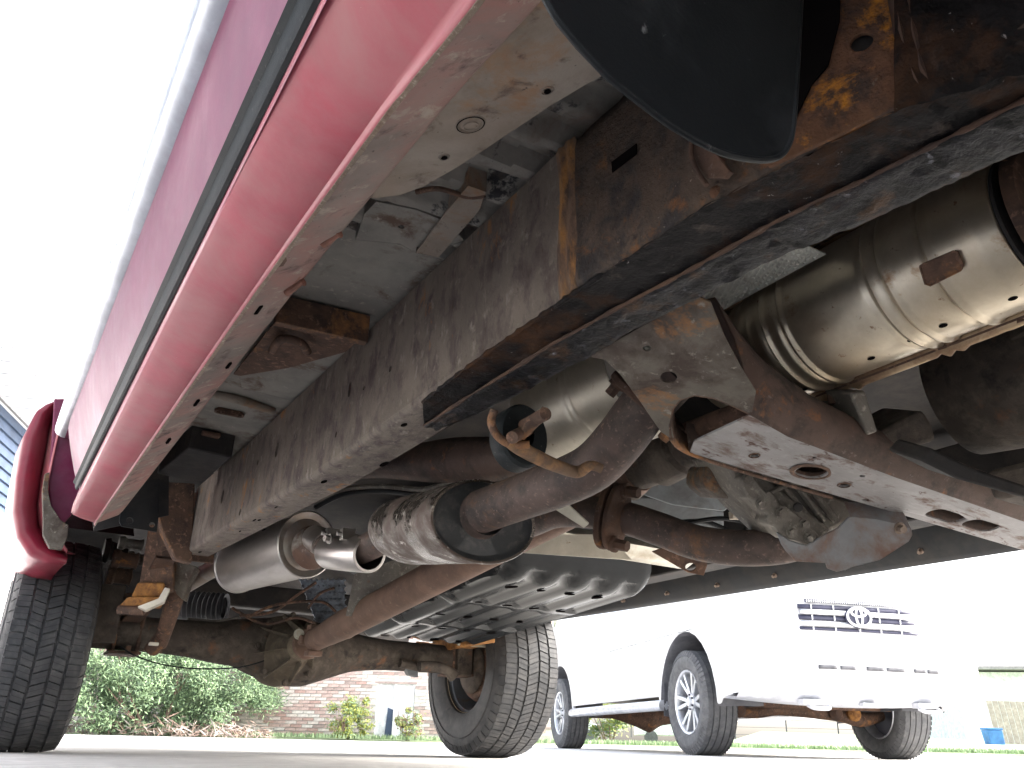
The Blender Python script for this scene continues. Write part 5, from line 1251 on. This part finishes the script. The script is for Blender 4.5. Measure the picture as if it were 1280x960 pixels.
# ---- garage on the left: white eave, soffit panels, lap siding
def gline(t, z, o=0):     # along the wall
    p = V((-.41, 7.25, 0)).lerp(V((.11, 8.65, 0)), t); d = V((.52, 1.40, 0)).normalized(); n = V((-d.y, d.x, 0)); return p+n*o+Z_*z
GA = thing('garage', 'white eaved garage with lap siding, its upper boards coloured blue grey for shade, left of the red truck', 'garage', tuple(gline(0, 0, .5)))
def gpart(name, m, mat, **k): return m.build(name, mat, GA, **k)
T0, T1 = -3, 2.35
def slab(za, zb, oa, ob, t0=T0, t1=T1, mb=None):
    mb = mb or MB(); mb.hexa([gline(t0, za, oa), gline(t1, za, oa), gline(t1, za, ob), gline(t0, za, ob)], [gline(t0, zb, oa), gline(t1, zb, oa), gline(t1, zb, ob), gline(t0, zb, ob)]); return mb
gpart('fascia', slab(3.0, 3.22, -.02, 0), 'wht', smooth=0)
for i in range(26):
    t = T0+.2*i; gpart('soffit_panel', slab(2.99, 3.0, .004, .50, t, t+.185), 'wht', smooth=0)
gpart('wall', slab(0, 2.98, .52, .66), 'wht', smooth=0)
for i in range(24):
    z = 2.95-.105*(i+1)
    m = MB(); m.hexa([gline(T0, z, .49), gline(T1, z, .49), gline(T1, z, .52), gline(T0, z, .52)], [gline(T0, z+.10, .512), gline(T1, z+.10, .512), gline(T1, z+.10, .52), gline(T0, z+.10, .52)])
    gpart('siding_board', m, 'blue' if i < 9 else 'wht', smooth=0)  # upper boards carry shade in their colour, lower ones stay white
gpart('trim_board', slab(1.93, 2.03, .465, .49), 'wht', smooth=0)
m = MB(); m.hexa([gline(T0, 3.22, 0), gline(T1, 3.22, 0), gline(T1, 3.22, 5), gline(T0, 3.22, 5)], [gline(T0, 3.24, 0), gline(T1, 3.24, 0), gline(T1, 4.3, 2.6), gline(T0, 4.3, 2.6)]); gpart('roof', m, 'roof', smooth=0)

# ================================================================ PLANTS
def foliage(mb, cen, rad, n, size, rng, mi, flat=1., clumps=40, gap=.0):
    cl = []
    for _ in range(clumps):
        while 1:
            p = V((rng.uniform(-1, 1), rng.uniform(-1, 1), rng.uniform(-1, 1)))
            if .35 < p.length < 1: break
        cl.append((V((p.x*rad[0], p.y*rad[1], p.z*rad[2])), rng.uniform(.12, .28)))
    for _ in range(n):
        c, cr = rng.choice(cl); d = V((rng.gauss(0, 1), rng.gauss(0, 1), rng.gauss(0, .8)))*cr*min(rad)*.8
        p = cen+c+d
        if p.z < .05: continue
        u = V((rng.gauss(0, 1), rng.gauss(0, 1), rng.gauss(0, 1))).normalized(); v = u.orthogonal().normalized()*size*rng.uniform(.25, .5); u = u*size*rng.uniform(.7, 1.4)
        mb.add([p-u*.5, p+v*.5, p+u*.5, p-v*.5], [(0, 1, 2, 3)], rng.choice(mi))
def shrub(name, label, cat, cen, rad, n, size, mats, seed, bare=.0, group=None, clumps=45, stems=9):
    rng = random.Random(seed); T = thing(name, label, cat, (cen.x, cen.y, 0), 0, group)
    mb = MB(); foliage(mb, cen, rad, n, size, rng, list(range(len(mats))), clumps=clumps); mb.build('foliage', mats, T, smooth=0)
    for k in range(stems):
        a = rng.uniform(0, 6.28); b = V((cen.x+.15*math.cos(a)*rad[0], cen.y+.15*math.sin(a)*rad[0], .03)); e = cen+V((math.cos(a)*rad[0]*.85, math.sin(a)*rad[1]*.6, rng.uniform(-.2, .8)*rad[2]))
        mid = b.lerp(e, .5)+V((rng.gauss(0, .08), rng.gauss(0, .08), -.05)); m = MB(); m.tube([b, mid, e], [.028*rad[2], .02*rad[2], .006], 6); m.build('branch', 'bark', T)
    return T
shrub('juniper_bush', 'big loose green juniper bush in front of the brick wall seen under the axle', 'bush', H(-6.7, 17.3, .98), (2.25, 1.0, .98), 52000, .075, ['leaf', 'leaf2', 'leaf3', 'leaf2', 'leaf2'], 5, clumps=95, stems=16)
shrub('young_shrub', 'small yellow green shrub left of the white door', 'shrub', H(-3.12, 18.2, .42), (.42, .35, .46), 3000, .075, ['leafy', 'leaf2', 'leafy'], 8, group='small shrubs either side of the white door', clumps=26, stems=6)
shrub('young_shrub', 'small browning shrub right of the white door beside the tyre', 'shrub', H(-1.92, 18.1, .34), (.30, .3, .34), 1600, .07, ['leafy', 'bark', 'leaf2'], 9, group='small shrubs either side of the white door', clumps=18, stems=6)
shrub('distant_tree', 'pale green tree far off under the white truck', 'tree', H(4.9, 42, 1.5), (1.4, 1.2, 1.2), 2500, .22, ['leaf2', 'leafy'], 12, clumps=25, stems=5)
# bare twigs and dry litter under the juniper
m = MB(); rng = random.Random(11)
for _ in range(900):
    p = H(-6.7+rng.uniform(-2, 2.2), 17.0+rng.uniform(-.6, .6), .03+abs(rng.gauss(0, .12))); u = V((rng.gauss(0, 1), rng.gauss(0, 1), rng.gauss(0, .6))).normalized()*rng.uniform(.05, .2); v = u.orthogonal().normalized()*.012
    m.add([p-u, p+v, p+u, p-v], [(0, 1, 2, 3)], rng.choice((0, 1)))
o = m.build('dry_litter', ['bark', 'fence'], None, smooth=0); o['kind'] = 'stuff'; o['label'] = 'dry twigs and brown litter under the juniper bush'; o['category'] = 'litter'
# grass tufts on the lawn edge
m = MB(); rng = random.Random(21)
for _ in range(16000):
    lat = rng.uniform(-10, 24); e = 18.2-2.4*(lat+14)/60*1.0
    dep = e+rng.random()**2*4+.05; z = .02; p = H(lat, dep, z+ (0.02)); a = rng.uniform(0, 6.28); w_ = .02; h_ = rng.uniform(.05, .11)
    d = V((math.cos(a), math.sin(a), 0))*w_
    m.add([p-d, p+d, p+V((rng.gauss(0, .02), rng.gauss(0, .02), h_))], [(0, 1, 2)], rng.choice((0, 0, 1)))
o = m.build('grass', ['grass', 'grass'], None, smooth=0); o['kind'] = 'stuff'; o['label'] = 'short lawn grass along the edge of the driveway'; o['category'] = 'grass'
# yard sign at the left of the bush
sc_ = H(-8.83, 17.6, 0); SG = thing('yard_sign', 'teal yard sign with white upper panel left of the juniper bush', 'sign', tuple(sc_))
def sg(lat, z, o=0): return H(-8.83+lat, 17.6+o, z)
m = MB(); m.plate([sg(-.22, .12), sg(.20, .12), sg(.24, .62), sg(-.18, .62)], HV*.02); m.build('board', 'teal', SG, smooth=0)
m = MB(); m.plate([sg(-.15, .36, -.008), sg(.19, .36, -.008), sg(.21, .58, -.008), sg(-.13, .58, -.008)], HV*.004); m.build('print_panel', 'signwhite', SG, smooth=0)
for i, (x0, x1, z0, z1) in enumerate(((-.09, -.06, .42, .54), (-.09, -.02, .42, .44), (-.0, .03, .42, .56), (.06, .12, .47, .56), (.15, .17, .42, .58))):
    m = MB(); m.plate([sg(x0, z0, -.014), sg(x1, z0, -.014), sg(x1+.01, z1, -.014), sg(x0+.01, z1, -.014)], HV*.003); m.build('print_mark', 'teal', SG, smooth=0)
m = MB(); m.plate(circ(sg(-.06, .25, -.012), .05, HX, Z_, 16, .025), HV*.004); m.build('print_dot', 'signwhite', SG, smooth=0)
for x in (-.16, .16):
    m = MB(); m.tube([sg(x, 0, .01), sg(x, .14, .01)], .012, 8); m.build('stake', 'liner', SG)
# far right: neighbour's house, fence, bin
FH = thing('distant_house', 'pale neighbouring house with thin grey eave at the far right', 'house', tuple(H(19, 36)))
m = MB(); m.hexa([H(17.6, 34, .3), H(40, 34, .3), H(40, 34, 3.3), H(17.6, 34, 2.9)], [H(17.6, 40, .3), H(40, 40, .3), H(40, 40, 3.3), H(17.6, 40, 2.9)]); m.build('wall', 'wht', FH, smooth=0)
m = MB(); m.hexa([H(16.9, 33.4, 2.95), H(40, 33.4, 3.35), H(40, 33.4, 3.55), H(16.9, 33.4, 3.05)], [H(16.9, 40, 2.95), H(40, 40, 3.35), H(40, 40, 5), H(16.9, 40, 4.6)]); m.build('roof', 'roof', FH, smooth=0)
FN = thing('timber_fence', 'brown timber fence section behind the blue bin at the far right', 'fence', tuple(H(14.4, 25.5)))
for i in range(9):
    m = MB(); p = H(14.05+.17*i, 25.5, 0); m.hexa([p, p+HX*.15, p+HX*.15+HV*.02, p+HV*.02], [q+Z_*1.42-HX*.12 for q in (p, p+HX*.15, p+HX*.15+HV*.02, p+HV*.02)]); m.build('fence_board', 'fence', FN, smooth=0)
BN = thing('recycling_bin', 'small blue bin on the lawn before the brown fence', 'bin', tuple(H(13.0, 24)))
m = MB()
c = H(13.15, 24, .02); q = [c-HX*.18-HV*.15, c+HX*.18-HV*.15, c+HX*.18+HV*.15, c-HX*.18+HV*.15]
m.hexa(q, [p+(p-c)*.15+Z_*.58-HX*.05 for p in q]); m.build('body', 'binblue', BN, smooth=0, bevel=.02)
m = MB(); qq = [p+(p-c)*.22+Z_*.585-HX*.05 for p in q]; m.hexa(qq, [p+Z_*.05 for p in qq]); m.build('lid', 'binblue', BN, smooth=0, bevel=.015)
# far across the lawn, seen beneath the white truck
for (lat, dep, w_, h_, lb) in ((3.6, 48, 1.6, 1.5, 'white parked car far off behind the rear wheel of the white truck'), (8.4, 46, 1.9, 1.5, 'pale parked car far off under the white truck front axle')):
    T = thing('parked_car', lb, 'car', tuple(H(lat, dep))); m = MB()
    pr_ = [(-1.9, .45), (-1.9, .85), (-1.3, 1.0), (-.7, h_), (.9, h_), (1.5, 1.0), (1.9, .9), (1.9, .45)]
    m.hexa([H(lat+x*w_*.45, dep-.8, z) for x, z in pr_], [H(lat+x*w_*.45, dep+.8, z) for x, z in pr_]); m.build('body', 'wht', T, smooth=0, bevel=.06)
    m = MB(); m.hexa([H(lat+x*w_*.45, dep-.83, z) for x, z in ((-1.0, 1.03), (-.6, h_-.08), (.8, h_-.08), (1.25, 1.03))], [H(lat+x*w_*.45, dep-.81, z) for x, z in ((-1.0, 1.03), (-.6, h_-.08), (.8, h_-.08), (1.25, 1.03))]); m.build('window', 'glass', T, smooth=0)
    for x in (-1.15, 1.15):
        m = MB(); c = H(lat+x*w_*.45, dep-.82, .34); m.revolve(c, c+HV, [(0, 0), (0, .33), (.2, .33), (.2, 0)], 20); m.build('wheel', 'tyre2', T)
FE = thing('wire_fence', 'thin wire fence along the far side of the lawn', 'fence', tuple(H(8, 38)))
for i in range(12):
    m = MB(); p = H(1+2.2*i, 38, .3); m.tube([p, p+Z_*1.15], .03, 6); m.build('fence_post', 'liner', FE)
for z in (.5, .8, 1.1, 1.4):
    m = MB(); m.tube([H(1, 38, z), H(26, 38, z)], .008, 5); m.build('fence_wire', 'liner', FE)
